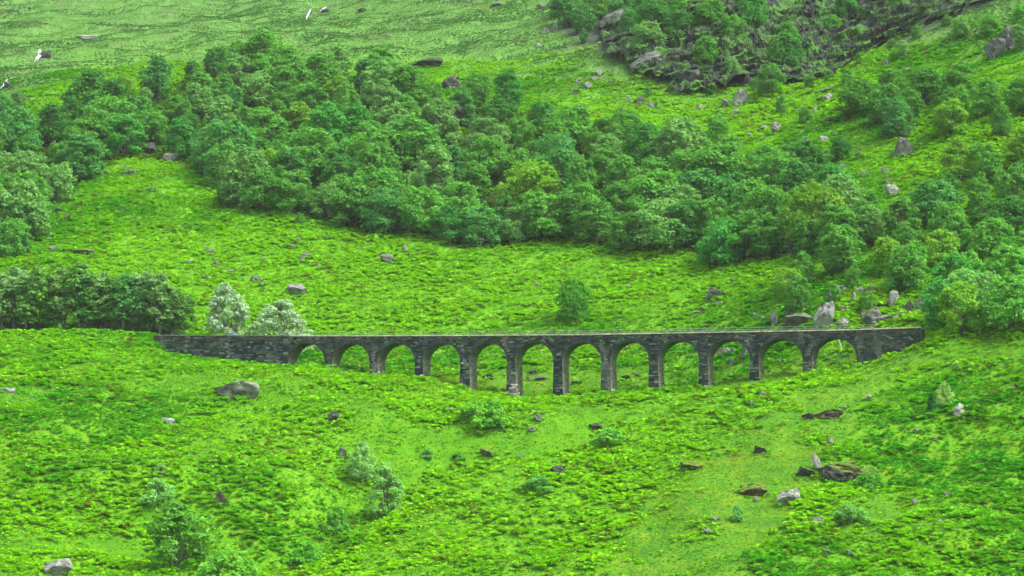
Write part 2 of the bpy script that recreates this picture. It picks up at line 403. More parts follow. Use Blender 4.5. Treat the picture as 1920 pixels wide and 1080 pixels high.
for (xa, ya), (xb, yb) in zip(crest[:-1], crest[1:]):
    q = np.clip(((bx - xa) * (xb - xa) + (by - ya) * (yb - ya)) / ((xb - xa) ** 2 + (yb - ya) ** 2), 0, 1)
    cd = np.minimum(cd, np.hypot(bx - xa - q * (xb - xa), by - ya - q * (yb - ya)))
yel = np.clip(0.2 + .35 * np.exp(-(cd / 7) ** 2) + 1.5 * (broad - 0.32) * 2 + 0.9 * (patch - 0.5) + RNG.normal(0, 0.15, len(bx)), 0, 1)  # crest term lightens fronds along the spur: relief shading put into the colour
yel = np.clip(yel - 0.45 * sstep(1560, 1950, u) * sstep(640, 820, v), 0, 1)
col = lerp((0.042, 0.28, 0.003), (0.182, 0.475, 0.001), yel)
brown = RNG.uniform(0, 1, len(bx)) < 0.02 + 0.30 * sstep(0.58, 0.74, fbm(bx / 6, by / 6, 81, 4))
col[brown] = col[brown] * 0.4 + np.array([0.13, 0.12, 0.02]) * 0.6
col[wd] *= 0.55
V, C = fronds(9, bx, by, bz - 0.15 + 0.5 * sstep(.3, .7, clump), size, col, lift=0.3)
me = quad_mesh("bracken", V, np.arange(len(V)).reshape(-1, 4), False, [("leaf_colour", 'FLOAT_COLOR', 'FACE', C)])
tag(link("bracken", me, None, M_BRACKEN), "bright green bracken covering the hillside", "bracken", None, "stuff")
print("bracken clumps", len(bx))

# moor grass and heather high on the hill, and short grass tufts below
hx, hy = jitter_grid(-260, 200, 640, 1120, 0.9)
k = np.abs(hx) < hy * 0.225; hx, hy, hz = frame_cull(hx[k], hy[k], 60, 60)
u, v, sh, wd, cl, he = cover(hx, hy, hz)
pat = fbm(hx / 16, hy / 16, 91, 4); fine = fbm(hx / 4, hy / 4, 95, 2)
k = (RNG.uniform(0, 1, len(hx)) < he * (0.5 + 0.5 * sstep(0.3, 0.55, fine))) & ~cl
hx, hy, hz, pat, fine = hx[k], hy[k], hz[k], pat[k], fine[k]
dark = sstep(0.38, 0.66, .8 * pat + .2 * fine + RNG.normal(0, .05, len(hx)))
col = lerp((0.105, 0.25, 0.045), (0.05, 0.155, 0.042), dark)  # moor grass and heather colours with distance haze mixed in as extra blue
V, C = fronds(5, hx, hy, hz, RNG.uniform(0.35, 0.7, len(hx)) * (0.7 + 0.5 * dark), col)
me = quad_mesh("heather", V, np.arange(len(V)).reshape(-1, 4), False, [("leaf_colour", 'FLOAT_COLOR', 'FACE', C)])
tag(link("heather", me, None, M_BRACKEN), "dark heather and pale moor grass on the upper hillside", "heather", None, "stuff")
sx, sy = jitter_grid(-110, 110, 345, 520, 0.4)
k = np.abs(sx) < sy * 0.225; sx, sy, sz_ = frame_cull(sx[k], sy[k], 60, 60)
u, v, sh, wd, cl, he = cover(sx, sy, sz_)
dry = cover.dry
k = (sh | (fbm(sx / 11, sy / 8, 171, 4) > .54)) & (RNG.uniform(0, 1, len(sx)) < 0.25 + 0.5 * fbm(sx / 2, sy / 2, 97, 2)); dry = dry | ~sh; sx, sy, sz_, dry = sx[k], sy[k], sz_[k], dry[k]
yel = np.clip(sstep(0.35, 0.65, fbm(sx / 12, sy / 12, 99, 3)) + RNG.normal(0, .15, len(sx)), 0, 1)
V, C = fronds(4, sx, sy, sz_ - 0.03, RNG.uniform(0.16, 0.36, len(sx)), (np.where(dry[:, None], lerp((0.055, 0.225, 0.004), (0.18, 0.33, 0.004), yel), lerp((0.042, 0.19, 0.006), (0.115, 0.275, 0.005), yel)) * np.where(RNG.uniform(0, 1, (len(sx), 1)) < .12, (1.3, .75, 1.0), 1.0)))  # tufts off the dry ground are cooler and darker, hollow shading painted in
me = quad_mesh("grass", V, np.arange(len(V)).reshape(-1, 4), False, [("leaf_colour", 'FLOAT_COLOR', 'FACE', C)])
tag(link("grass", me, None, M_BRACKEN), "short grazed grass between the bracken", "grass", None, "stuff")

# ------------------------------------------------------------------ viaduct
class MB:
    def __init__(s): s.v = []; s.f = []; s.c = []
    def quad(s, a, b, c, d, col):
        i = len(s.v); s.v += [a, b, c, d]; s.f.append((i, i + 1, i + 2, i + 3)); s.c.append((*col, 1))
    def hexa(s, p, col, skip=()):      # p: 8 corners, 0-3 front (t small) ccw from lower left, 4-7 back
        for n, (a, b, c, d) in dict(front=(0, 1, 2, 3), back=(5, 4, 7, 6), left=(4, 0, 3, 7), right=(1, 5, 6, 2), top=(3, 2, 6, 7), bottom=(4, 5, 1, 0)).items():
            if n not in skip: s.quad(p[a], p[b], p[c], p[d], col)
    def box(s, x0, x1, y0, y1, z0, z1, col, skip=()):
        s.hexa([(x0, y0, z0), (x1, y0, z0), (x1, y0, z1), (x0, y0, z1), (x0, y1, z0), (x1, y1, z0), (x1, y1, z1), (x0, y1, z1)], col, skip)
    def build(s, name, mat, parent):
        me = quad_mesh(name, np.array(s.v), np.array(s.f), False, [("stone_colour", 'FLOAT_COLOR', 'FACE', np.array(s.c))])
        return link(name, me, parent, mat)
def masonry_material():
    m, t, b = new_mat("masonry", 0.9, 0.2)
    tc = N(t, "ShaderNodeTexCoord").outputs["Object"]
    c = attr(t, "stone_colour", "Color")
    c = mix(t, 1.0, c, ramp(t, noise(t, 2.8, 6, 0.75, tc), [(0.3, (0.45, 0.47, 0.46)), (0.5, (0.95,) * 3), (0.72, (1.7, 1.65, 1.5))]), 'MULTIPLY')
    t.links.new(c, b.inputs["Base Color"])
    bump(t, b, noise(t, 6, 6, 0.7, tc), 0.8, 0.08)
    return m
M_STONE = masonry_material()
MORTAR = (0.012, 0.015, 0.018)
VR = random.Random(3)
def stone_col(s, z, zt, lichen=0.0, lime=0.0, left=0.0):
    r = VR.random()
    if r < 0.45: c = (0.014, 0.025, 0.026)
    elif r < 0.72: c = (0.038, 0.055, 0.05)
    elif r < 0.9: c = (0.078, 0.088, 0.055)
    else: c = (0.18, 0.19, 0.145)
    k = VR.uniform(0.6, 1.35)
    g = float(vnoise(s / 4.0, z / 1.5, 5))
    depth = zt - z
    hi = max(0, 1 - depth / 1.6)                         # browner weathered band under the coping
    c = [a * k for a in c]
    tan = (0.088, 0.085, 0.062)
    w = 0.55 * hi + 0.45 * max(0, g - 0.45) + left * 0.5
    c = [a * (1 - w) + b * w * k for a, b in zip(c, tan)]
    if VR.random() < 0.06 + 0.14 * max(0, g - .5): c = [a * .5 + b * .5 for a, b in zip(c, (0.05, 0.09, 0.015))]
    if depth < 0.75 and float(vnoise(s / 1.1, 0, 77)) > 0.68: c = [a * .5 + b * .5 for a, b in zip(c, (0.23, 0.105, 0.045))]
    c = [a * q for a, q in zip(c, (.52, .74, .72))]
    c = [a * (1 - lichen) + b * lichen * k for a, b in zip(c, (0.13, 0.16, 0.09))]
    st = max(0, float(vnoise(s * 1.3, z * .16, 33)) - .66) * 1.6
    c = [a * (1 - st) + b * st for a, b in zip(c, (.20, .21, .165))]
    if VR.random() < lime: q = VR.uniform(.12, .5); c = [q, q * .97, q * .88]
    return tuple(c)
TOPL = [(288, 627.5), (400, 628), (545, 628.5), (690, 628.5), (850, 628), (1000, 627), (1090, 626.3), (1170, 625), (1250, 623.4), (1400, 620.8), (1600, 617), (1727, 612.5)]
ts, tz = zip(*[on_face(u, v)[:2] for u, v in TOPL])
def ztop(s): return float(np.interp(s, ts, tz))
SX = lambda u, v=670: on_face(u, v)[0]
S0, S1 = SX(288, 635), SX(1727, 625)
PL = [609, 693, 778, 863, 951, 1038, 1127.5, 1217, 1310.6, 1406, 1505, 1606.7]
PR = [541, 622.5, 708, 792.5, 880, 966, 1054, 1144, 1233.6, 1327, 1422.5, 1522]
arches = [(SX(r), SX(l)) for r, l in zip(PR, PL)]
WD = 4.3
CROWN = 1.55
def arch_geo(i):
    a, b = arches[i]; c = (a + b) / 2; h = (b - a) / 2; zc = ztop(c) - CROWN; rise = h * 0.97
    return c, h, zc - rise, rise
spring = [arch_geo(i)[2] for i in range(12)]
pier_top = [spring[0]] + [min(spring[i], spring[i + 1]) for i in range(11)] + [spring[11]]
via = empty("viaduct", tuple(P0), -TH)
tag(via, "dark stone railway viaduct of twelve round arches crossing the hollow", "viaduct")
def zarch(s, grow=0.0):
    for i, (a, b) in enumerate(arches):
        c, h, zs, rise = arch_geo(i)
        hh, rr = h + grow, rise + grow
        if abs(s - c) < hh: return zs + rr * math.sqrt(max(0, 1 - ((s - c) / hh) ** 2))
    return None
# spandrel core
m = MB()
SA, SB = arches[0][0] - 0.02, arches[11][1] + 0.02
prof = []
for i in range(12):
    c, h, zs, rise = arch_geo(i); a, b = arches[i]
    prof.append((a, pier_top[i]))
    for k in range(0, 29):
        an = math.pi - math.pi * k / 28
        prof.append((c + h * math.cos(an) * 0.9999, zs + rise * math.sin(an)))
    prof.append((b, pier_top[i + 1]))
PARA = 1.05; COPE = 0.22
for (s0, z0), (s1, z1) in zip(prof, prof[1:]):
    if s1 - s0 < 1e-4: continue
    t0, t1 = ztop(s0) - COPE, ztop(s1) - COPE
    m.quad((s0, 0, z0), (s1, 0, z1), (s1, 0, t1), (s0, 0, t0), MORTAR)
    m.quad((s1, WD, z1), (s0, WD, z0), (s0, WD, t0), (s1, WD, t1), (0.04, 0.045, 0.045))
    m.quad((s1, .45, t1 - PARA), (s0, .45, t0 - PARA), (s0, .45, t0), (s1, .45, t1), (0.05, 0.05, 0.045))
    m.quad((s0, WD - .45, t0 - PARA), (s1, WD - .45, t1 - PARA), (s1, WD - .45, t1), (s0, WD - .45, t0), (0.05, 0.05, 0.045))
# facing stones of the spandrels, cut round the arch rings
RING = 0.5
def face_courses(m, sa, sb, zlow, lime=None, left=None):
    zmax = max(ztop(sa), ztop(sb), ztop((sa + sb) / 2))
    row = 0.0
    while row < zmax - zlow:
        hgt = VR.uniform(0.2, 0.38)
        s = sa + VR.uniform(-.4, 0)
        while s < sb:
            L = VR.uniform(0.4, 1.25); e = min(s + L, sb); st = max(s, sa)
            s += L
            if e - st < 0.12: continue
            mid = (st + e) / 2; zt = ztop(mid) - COPE - row; zb = zt - hgt + 0.035
            zc = (zt + zb) / 2
            for i, (a, b) in enumerate(arches):
                c, h, zs, rise = arch_geo(i); hh, rr = h + RING * .85, rise + RING * .85
                if zs - 3 < zc < zs + rr:
                    half = hh * math.sqrt(max(0, 1 - (max(0, zc - zs) / rr) ** 2))
                    if zc < zs: half = h
                    if c - half < mid < c + half: st = e; break
                    if st < c + half < e and mid > c: st = c + half
                    if st < c - half < e and mid < c: e = c - half
            if e - st < 0.1 or zb < zlow - .3: continue
            if zb < zlow: continue
            pr = VR.uniform(0.01, 0.085)
            m.box(st + .012, e - .012, -pr, 0.0, zb, zt, stone_col(mid, zc, ztop(mid), left=left(mid) if left else 0.0), ('back',))
        row += hgt
face_courses(m, SA, SB, min(pier_top) - 0.0)
# drop the stones that hang below their pier's top
m.build("spandrel_wall", M_STONE, via)
for i in range(12):
    c, h, zs, rise = arch_geo(i)
    r = MB(); n = 25
    for k in range(n):
        a0 = math.pi - math.pi * (k + .04) / n; a1 = math.pi - math.pi * (k + .96) / n
        p = []
        pr = VR.uniform(0.09, 0.13); dd = RING * VR.uniform(0.9, 1.15)
        for t in (-pr, 0.02):
            for (an, g) in ((a0, 0), (a1, 0), (a1, dd), (a0, dd)):
                p.append((c + (h + g - .01) * math.cos(an), t, zs + (rise + g - .01) * math.sin(an)))
        q = [p[0], p[1], p[2], p[3], p[4], p[5], p[6], p[7]]
        kk = VR.uniform(.6, 1.4)
        r.hexa(q, (0.024 * kk, 0.034 * kk, 0.034 * kk))
    r.build("arch_ring", M_STONE, via)
    f = MB(); nn = 36; mt = 8
    for k in range(nn):
        for j in range(mt):
            a0, a1 = math.pi - math.pi * k / nn, math.pi - math.pi * (k + 1) / nn
            t0, t1 = 0.0 + WD * j / mt, WD * (j + 1) / mt
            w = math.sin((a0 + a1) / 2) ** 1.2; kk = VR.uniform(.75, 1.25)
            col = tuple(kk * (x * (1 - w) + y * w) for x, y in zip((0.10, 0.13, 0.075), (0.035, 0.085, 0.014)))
            P_ = lambda an, t: (c + h * math.cos(an), t, zs + rise * math.sin(an))
            f.quad(P_(a0, t0), P_(a0, t1), P_(a1, t1), P_(a1, t0), col)
    f.build("arch_soffit", M_STONE, via)
LIME = {2: 0.55, 3: 0.6, 5: 0.75, 1: 0.12, 9: 0.06, 6: 0.06}
def local_ground(s, t):
    p = P0 + DS * s + NB * t; return float(height(p[0], p[1]))
for i in range(1, 12):
    a, b = arches[i - 1][1], arches[i][0]; zt = pier_top[i]; zb = min(local_ground(a, 0), local_ground(b, WD), local_ground(a, WD)) - 1.5
    m = MB(); H_ = zt - zb; BT = 0.026
    ax, bx_ = a - BT * H_, b + BT * H_
    m.hexa([(ax, -BT * H_ * .6, zb), (bx_, -BT * H_ * .6, zb), (b, 0, zt), (a, 0, zt), (ax, WD + BT * H_ * .6, zb), (bx_, WD + BT * H_ * .6, zb), (b, WD, zt), (a, WD, zt)], MORTAR)
    z = zt
    while z > zb + 0.2:
        hgt = VR.uniform(0.2, 0.36); zl = z - hgt + 0.03; dz = zt - (z + zl) / 2
        xl, xr, fr, bk = a - BT * dz, b + BT * dz, -BT * .6 * dz, WD + BT * .6 * dz
        hfrac = dz / max(1, H_ - 1.5); lm = LIME.get(i, 0.03) * max(0, (hfrac - .45) * 2) if i in (2, 3, 5) else 0.015
        cuts = [xl - VR.uniform(-.03, .05)] + sorted(xl + (xr - xl) * q for q in ([VR.uniform(.3, .7)] if VR.random() < .7 else [VR.uniform(.25, .4), VR.uniform(.6, .75)])) + [xr + VR.uniform(-.03, .05)]
        for s0, s1 in zip(cuts, cuts[1:]):
            pr = VR.uniform(0.02, 0.1)
            m.box(s0 + .01, s1 - .01, fr - pr, fr + .1, zl, z, stone_col(s0, z, zt + 9, lime=lm), ('back',))
        for side, xs in ((1, xr), (-1, xl)):
            t = fr + .12
            while t < bk:
                e = min(bk, t + VR.uniform(.5, 1.2)); pr = VR.uniform(0.0, 0.06)
                if side > 0: m.box(xs - .08, xs + pr, t, e - .02, zl, z, stone_col(t * 3, z, zt + 9, lichen=VR.uniform(.55, .95), lime=lm * .5), ('left',))
                else: m.box(xs - pr, xs + .08, t, e - .02, zl, z, stone_col(t * 3, z, zt + 9, lichen=VR.uniform(.3, .7)), ('right',))
                t = e
        z -= hgt
    m.build("pier", M_STONE, via)
# approach walls
def wing(sa, sb, left):
    m = MB(); n = 40
    for k in range(n):
        s0, s1 = sa + (sb - sa) * k / n, sa + (sb - sa) * (k + 1) / n
        b0 = min(local_ground(s0, 0), local_ground(s0, WD)) - 1.2; b1 = min(local_ground(s1, 0), local_ground(s1, WD)) - 1.2
        t0, t1 = ztop(s0) - COPE, ztop(s1) - COPE
        m.quad((s0, 0, b0), (s1, 0, b1), (s1, 0, t1), (s0, 0, t0), MORTAR)
        m.quad((s1, WD, b1), (s0, WD, b0), (s0, WD, t0), (s1, WD, t1), (0.04, 0.045, 0.045))
        m.quad((s1, .45, t1 - PARA), (s0, .45, t0 - PARA), (s0, .45, t0), (s1, .45, t1), (0.05, 0.05, 0.045))
        m.quad((s0, WD - .45, t0 - PARA), (s1, WD - .45, t1 - PARA), (s1, WD - .45, t1), (s0, WD - .45, t0), (0.05, 0.05, 0.045))
    for s_, sg in ((sa, 1), (sb, -1)):
        b0 = local_ground(s_, 0) - 4; t0 = ztop(s_) - COPE
        z = t0
        while z > b0:
            hgt = VR.uniform(.22, .36)
            t = 0.0
            while t < WD:
                e = min(WD, t + VR.uniform(.5, 1.2)); pr = VR.uniform(0, .06)
                lich = VR.uniform(.4, .9)
                m.box(s_ - (pr if sg > 0 else .1), s_ + (.1 if sg > 0 else pr), t + .01, e - .01, z - hgt + .03, z, stone_col(t, z, t0 + 9, lichen=lich)); t = e
            z -= hgt
    zl = min(local_ground(sa + (sb - sa) * q, 0) for q in (0, .25, .5, .75, 1)) - .8
    face_courses(m, sa, sb, zl, left=(lambda s: max(0, 1 - (s - sa) / 11)) if left else (lambda s: .55))
    return m.build("approach_wall", M_STONE, via)
wing(S0, SA - 0.05, True); wing(SB + 0.05, S1, False)
m = MB()
z = ztop(SA); zb = local_ground(SA, 0) - 1
while z > zb:
    hgt = VR.uniform(.25, .38)
    m.box(SA - 1.05 + VR.uniform(-.03, .03), SA - .06 + VR.uniform(-.03, .03), -.3 + VR.uniform(-.03, .03), 0, min(z, ztop(SA) - .7) - hgt + .03, min(z, ztop(SA) - .7), stone_col(SA, z, z + 9)); z -= hgt
m.build("pilaster", M_STONE, via)
m = MB(); s = S0
while s < S1:
    e = min(S1, s + VR.uniform(.8, 1.5)); old = s > SA - 1
    k = VR.uniform(.75, 1.2); col = (0.40 * k, 0.385 * k, 0.295 * k) if old else (0.13 * k, 0.135 * k, 0.10 * k)
    j = VR.uniform(-.055, .03) if old else VR.uniform(-.07, .05)
    for t0, t1 in ((-.2, .55), (WD - .55, WD + .16)):
        zz = [ztop(s), ztop(e)]
        m.hexa([(s + .01, t0, zz[0] - COPE + .003), (e - .01, t0, zz[1] - COPE + .003), (e - .01, t0, zz[1] + j), (s + .01, t0, zz[0] + j),
                (s + .01, t1, zz[0] - COPE + .003), (e - .01, t1, zz[1] - COPE + .003), (e - .01, t1, zz[1] + j), (s + .01, t1, zz[0] + j)], col)
    s = e
m.build("coping", M_STONE, via)
m = MB()
for k in range(120):
    s0, s1 = S0 + (S1 - S0) * k / 120, S0 + (S1 - S0) * (k + 1) / 120
    z0, z1 = ztop(s0) - COPE - PARA, ztop(s1) - COPE - PARA
    m.quad((s0, .45, z0), (s1, .45, z1), (s1, WD - .45, z1), (s0, WD - .45, z0), (0.16, 0.15, 0.13))
m.build("deck", M_STONE, via)
# ferns rooted in the masonry
def leaf_blob(cx, cy, cz, r, n, rng, flat=0.75, up=0.3, s0=0.16, s1=0.3, tone=None):
    d = rng.normal(0, 1, (n, 3)); d /= np.linalg.norm(d, axis=1)[:, None]
    d[:, 2] = np.where(rng.uniform(0, 1, n) < 0.65, np.abs(d[:, 2]), d[:, 2])
    rr = r * rng.uniform(0.55, 1.0, n) ** 0.6
    p = np.stack([cx + d[:, 0] * rr, cy + d[:, 1] * rr, cz + d[:, 2] * rr * flat], 1)
    nm = d + rng.normal(0, 0.55, (n, 3)) + np.array([0, 0, up]); nm /= np.linalg.norm(nm, axis=1)[:, None]
    return p, nm
def leaf_quads(p, nm, size, rng):
    n = len(p); r = rng.normal(0, 1, (n, 3)); a = np.cross(nm, r); a /= np.linalg.norm(a, axis=1)[:, None] + 1e-9
    b = np.cross(nm, a); s = (size * rng.uniform(0.65, 1.35, n))[:, None]
    V = np.stack([p - a * s, p - b * s * .62 + nm * s * .12, p + a * s, p + b * s * .62 + nm * s * .12], 1)
    return V
wl = []
for uu, vv in [(862, 635), (853, 646), (690, 634), (1000, 636), (1030, 634), (1160, 641), (1168, 637), (1128, 640), (1250, 643), (1130, 646), (1428, 622), (1360, 625), (555, 642), (880, 633), (1620, 652), (1048, 629), (1210, 636), (935, 631)]:
    s, z, _ = on_face(uu, vv); p, nm = leaf_blob(s, -.15, z, VR.uniform(.2, .45), 40, RNG); wl.append((p, nm))
p = np.concatenate([a for a, b in wl]); nm = np.concatenate([b for a, b in wl])
V = leaf_quads(p, nm, 0.12, RNG)
me = quad_mesh("wall_ferns", V.reshape(-1, 3), np.arange(len(V) * 4).reshape(-1, 4), False, [("tone", 'FLOAT', 'FACE', RNG.uniform(0, 1, len(V)))])
o = link("fern_tufts", me, via, M_LEAF); o.color = (0.09, 0.22, 0.012, 1); o["kind"] = "stuff"

# railing along the coping
def metal(name, col, rough=.5):
    m, t, b = new_mat(name, rough, .4); tc = N(t, "ShaderNodeTexCoord").outputs["Object"]
    t.links.new(mix(t, noise(t, 6, 4, .6, tc), tuple(c * .7 for c in col), tuple(min(1, c * 1.25) for c in col)), b.inputs["Base Color"]); return m
M_RAIL = metal("galvanised_rail", (0.20, 0.24, 0.22))
def tube_mesh(name, paths, seg=6):       # paths: list of [(point, radius), ...]
    V, Fq = [], []
    for path in paths:
        P = [np.array(p, float) for p, r in path]; base = len(V)
        for i, (p, r) in enumerate(path):
            d = P[min(i + 1, len(P) - 1)] - P[max(i - 1, 0)]; d /= np.linalg.norm(d) + 1e-9
            a = np.cross(d, [0.3, 1, 0.1]) if abs(d[1]) < .9 else np.cross(d, [1, 0, .1]); a /= np.linalg.norm(a); b = np.cross(d, a)
            for k in range(seg):
                an = 2 * math.pi * k / seg; V.append(P[i] + (a * math.cos(an) + b * math.sin(an)) * r)
        for i in range(len(P) - 1):
            for k in range(seg):
                Fq.append((base + i * seg + k, base + i * seg + (k + 1) % seg, base + (i + 1) * seg + (k + 1) % seg, base + (i + 1) * seg + k))
        c = len(V); V.append(P[-1]); e = base + (len(P) - 1) * seg
        for k in range(0, seg, 2): Fq.append((c, e + k, e + (k + 1) % seg, e + (k + 2) % seg))
    return quad_mesh(name, np.array(V), np.array(Fq), True)
rail = empty("handrail", tuple(P0), -TH)
tag(rail, "thin grey metal handrail with slim posts along the viaduct's coping", "railing")
r0, r1 = SX(522, 625), SX(1640, 617)
for hh in (0.28, 0.68):
    link("rail", tube_mesh("rail", [[((s, .2, ztop(s) + hh), .028) for s in np.linspace(r0, r1, 60)]]), rail, M_RAIL)
pm = tube_mesh("post", [[((0, 0, -.02), .032), ((0, 0, .4), .032), ((0, 0, .72), .032)]])
for s in np.linspace(r0, r1, 56):
    link("post", pm, rail, M_RAIL).location = (s, .2, ztop(s))
# two small markers on the wall top
def marker(name, uu, vv, h, w, col, label, cat):
    s, z, _ = on_face(uu, vv); e = empty(name, tuple(P0 + DS * s + NB * 0.75 + np.array([0, 0, ztop(s) - 1.15])), -TH); tag(e, label, cat)
    mb = MB(); mb.box(-.035, .035, -.035, .035, 0, 1.1 + h * .5, (0.2, 0.2, 0.2)); mb.build("post", M_STONE, e)
    mm = metal("painted_plate", col); me = bpy.data.meshes.new("plate")
    import bmesh
    b = bmesh.new(); bmesh.ops.create_cube(b, size=1.0); bmesh.ops.scale(b, vec=(w, .06, h), verts=b.verts); bmesh.ops.bevel(b, geom=b.edges[:], offset=.02, segments=2, affect='EDGES')
    b.to_mesh(me); b.free(); p = link("plate", me, e, mm); p.location = (0, -.07, 1.12 + h * .5)
marker("marker_post", 434, 628, 0.62, 0.30, (0.015, 0.22, 0.75), "bright blue waymarker showing over the left approach wall", "marker")
marker("marker_post", 1157, 625, 0.6, 0.18, (0.03, 0.03, 0.045), "dark upright marker behind the handrail over the eighth arch", "marker")

# ------------------------------------------------------------------ trees
class Tree:
    def __init__(s, crown, trunk, h): s.crown, s.trunk, s.h = crown, trunk, h
def make_tree(seed, kind):
    rng = np.random.default_rng(seed); R = random.Random(seed)
    if kind == 'broad':   H, cw, c0, ncl, nl, cr, ls, multi = R.uniform(9.5, 12), R.uniform(3.9, 5.0), 0.10, 62, 105, (0.95, 1.75), 0.27, 2
    if kind == 'tall':    H, cw, c0, ncl, nl, cr, ls, multi = R.uniform(11.5, 13.5), R.uniform(3.0, 3.7), 0.16, 52, 95, (0.75, 1.35), 0.25, 1
    if kind == 'slender': H, cw, c0, ncl, nl, cr, ls, multi = R.uniform(11.5, 13.5), R.uniform(2.1, 2.8), 0.27, 40, 85, (0.65, 1.15), 0.24, 1
    if kind == 'willow':  H, cw, c0, ncl, nl, cr, ls, multi = R.uniform(9, 10), R.uniform(4.3, 4.9), 0.10, 62, 80, (0.6, 1.2), 0.22, 4
    if kind == 'loose':   H, cw, c0, ncl, nl, cr, ls, multi = R.uniform(8.5, 10), R.uniform(3.2, 3.9), 0.10, 52, 140, (0.65, 1.25), 0.21, 3
    if kind == 'bush':    H, cw, c0, ncl, nl, cr, ls, multi = R.uniform(3.2, 4), R.uniform(2.2, 2.8), 0.02, 26, 90, (0.55, 0.95), 0.20, 4
    cls = []
    lean = (R.uniform(-.08, .08), R.uniform(-.05, .05))
    hc = H * (1 - c0)
    lob = [(R.uniform(0, 6.28), R.uniform(.72, 1.12), R.uniform(.15, .95)) for _ in range(7)]
    for i in range(ncl):
        t = ((i + R.random()) / ncl)
        if kind in ('broad',): prof = math.sqrt(max(0.03, 1 - ((t - .40) / .63) ** 2))
        elif kind in ('slender', 'tall'): prof = math.sin(math.pi * (t * .86 + .1)) ** .6
        elif kind == 'willow': prof = (math.cos(t * math.pi / 2) ** .55) * (0.85 + .15 * t)
        elif kind == 'bush': prof = math.cos(t * math.pi / 2) ** .5
        else: prof = math.sin(math.pi * (t * .78 + .2)) ** .8
        a = R.uniform(0, 2 * math.pi)
        k = 1.0
        for la, lk, lt in lob:
            w = max(0, math.cos(a - la)) * math.exp(-((t - lt) / .3) ** 2); k *= (1 - w) + w * lk
        r = cw * prof * k * (R.uniform(0.35, 1.0) ** .55)
        z = H * c0 + hc * t * .93
        rad = R.uniform(*cr) * (1.0 if t < .8 else .75)
        if kind in ('broad', 'willow'): z -= 0.12 * r * r / cw
        cls.append((math.cos(a) * r + lean[0] * z, math.sin(a) * r + lean[1] * z, max(z, rad * .5 + (.1 if kind == 'bush' else .5)), rad))
    Ps, Ns, Ts = [], [], []
    for (x, y, z, rad) in cls:
        n = int(nl * (rad / cr[1]) ** 1.5 * R.uniform(.7, 1.25)) + 12
        p, nm = leaf_blob(x, y, z, rad, n, rng, .72, .35)
        Ps.append(p); Ns.append(nm); Ts.append(np.clip(rng.normal(R.uniform(.25, .75), .2, n), 0, 1))
        if R.random() < .9:                                   # small sprays break the outline
            for _ in range(5):
                d = rng.normal(0, 1, 3); d /= np.linalg.norm(d); q = np.array([x, y, z]) + d * rad * R.uniform(.85, 1.25)
                p, nm = leaf_blob(*q, .32, 9, rng); Ps.append(p); Ns.append(nm); Ts.append(np.clip(rng.normal(.55, .25, 9), 0, 1))
    p = np.concatenate(Ps); nm = np.concatenate(Ns); tn = np.concatenate(Ts)
    V = leaf_quads(p, nm, ls, rng)
    cm = quad_mesh("crown", V.reshape(-1, 3), np.arange(len(V) * 4).reshape(-1, 4), False, [("tone", 'FLOAT', 'FACE', tn)]); cm.materials.append(M_LEAF)
    paths = []; tr = H * (.016 if kind == 'slender' else .018)
    for q in range(multi):
        ph = R.uniform(0, 6.28); sp = (0 if multi == 1 else .12) * H
        top = np.array([math.cos(ph) * sp + lean[0] * H, math.sin(ph) * sp + lean[1] * H, H * .82]); b0 = np.array([math.cos(ph) * .15 * (multi > 1), math.sin(ph) * .15 * (multi > 1), -.6])
        path = []
        for k in range(7):
            t = k / 6; w = (R.uniform(-.15, .15), R.uniform(-.15, .15)) if 0 < k < 6 else (0, 0)
            pt = b0 + (top - b0) * np.array([t ** 1.3, t ** 1.3, t]); path.append(((pt[0] + w[0], pt[1] + w[1], pt[2]), tr * (1 - .82 * t) * (1 if multi == 1 else .75)))
        paths.append(path)
    for (x, y, z, rad) in R.sample(cls, min(len(cls), 14)):
        st = paths[R.randrange(multi)]; i = min(5, max(1, int(6 * (z / H) * .7))); s0 = np.array(st[i][0]); e = np.array([x, y, z])
        md = (s0 + e) / 2 + np.array([0, 0, -.1 * np.linalg.norm(e - s0)])
        paths.append([(tuple(s0), st[i][1] * .6), (tuple(md), st[i][1] * .4), (tuple(e), .02)])
    tm = tube_mesh("trunk", paths, 6); tm.materials.append(M_BARK)
    return Tree(cm, tm, H)
def make_conifer(seed):
    rng = np.random.default_rng(seed); Ps, Ns = [], []
    H = 3.0
    for i in range(22):
        t = i / 21; r = 1.05 * (1 - t) ** .8 + .05; z = .25 + H * t * .92
        for a in rng.uniform(0, 6.28, int(5 + 7 * (1 - t))):
            p, nm = leaf_blob(math.cos(a) * r * .75, math.sin(a) * r * .75, z - .15 * r, .28 * (1 - t * .6), 16, rng, .5, .1); Ps.append(p); Ns.append(nm)
    p = np.concatenate(Ps); nm = np.concatenate(Ns); V = leaf_quads(p, nm, .11, rng)
    cm = quad_mesh("crown", V.reshape(-1, 3), np.arange(len(V) * 4).reshape(-1, 4), False, [("tone", 'FLOAT', 'FACE', rng.uniform(0, 1, len(V)))]); cm.materials.append(M_LEAF)
    tm = tube_mesh("trunk", [[((0, 0, -.4), .09), ((0, 0, 1.2), .07), ((0, 0, 2.9), .015)]]); tm.materials.append(M_BARK)
    return Tree(cm, tm, H)
VAR = {'broad': [make_tree(100 + i, 'broad') for i in range(10)], 'slender': [make_tree(200 + i, 'slender') for i in range(5)],
       'willow': [make_tree(300 + i, 'willow') for i in range(3)], 'loose': [make_tree(400 + i, 'loose') for i in range(5)],
       'tall': [make_tree(700 + i, 'tall') for i in range(4)], 'bush': [make_tree(500 + i, 'bush') for i in range(4)], 'conifer': [make_conifer(600)]}
TR = random.Random(11)
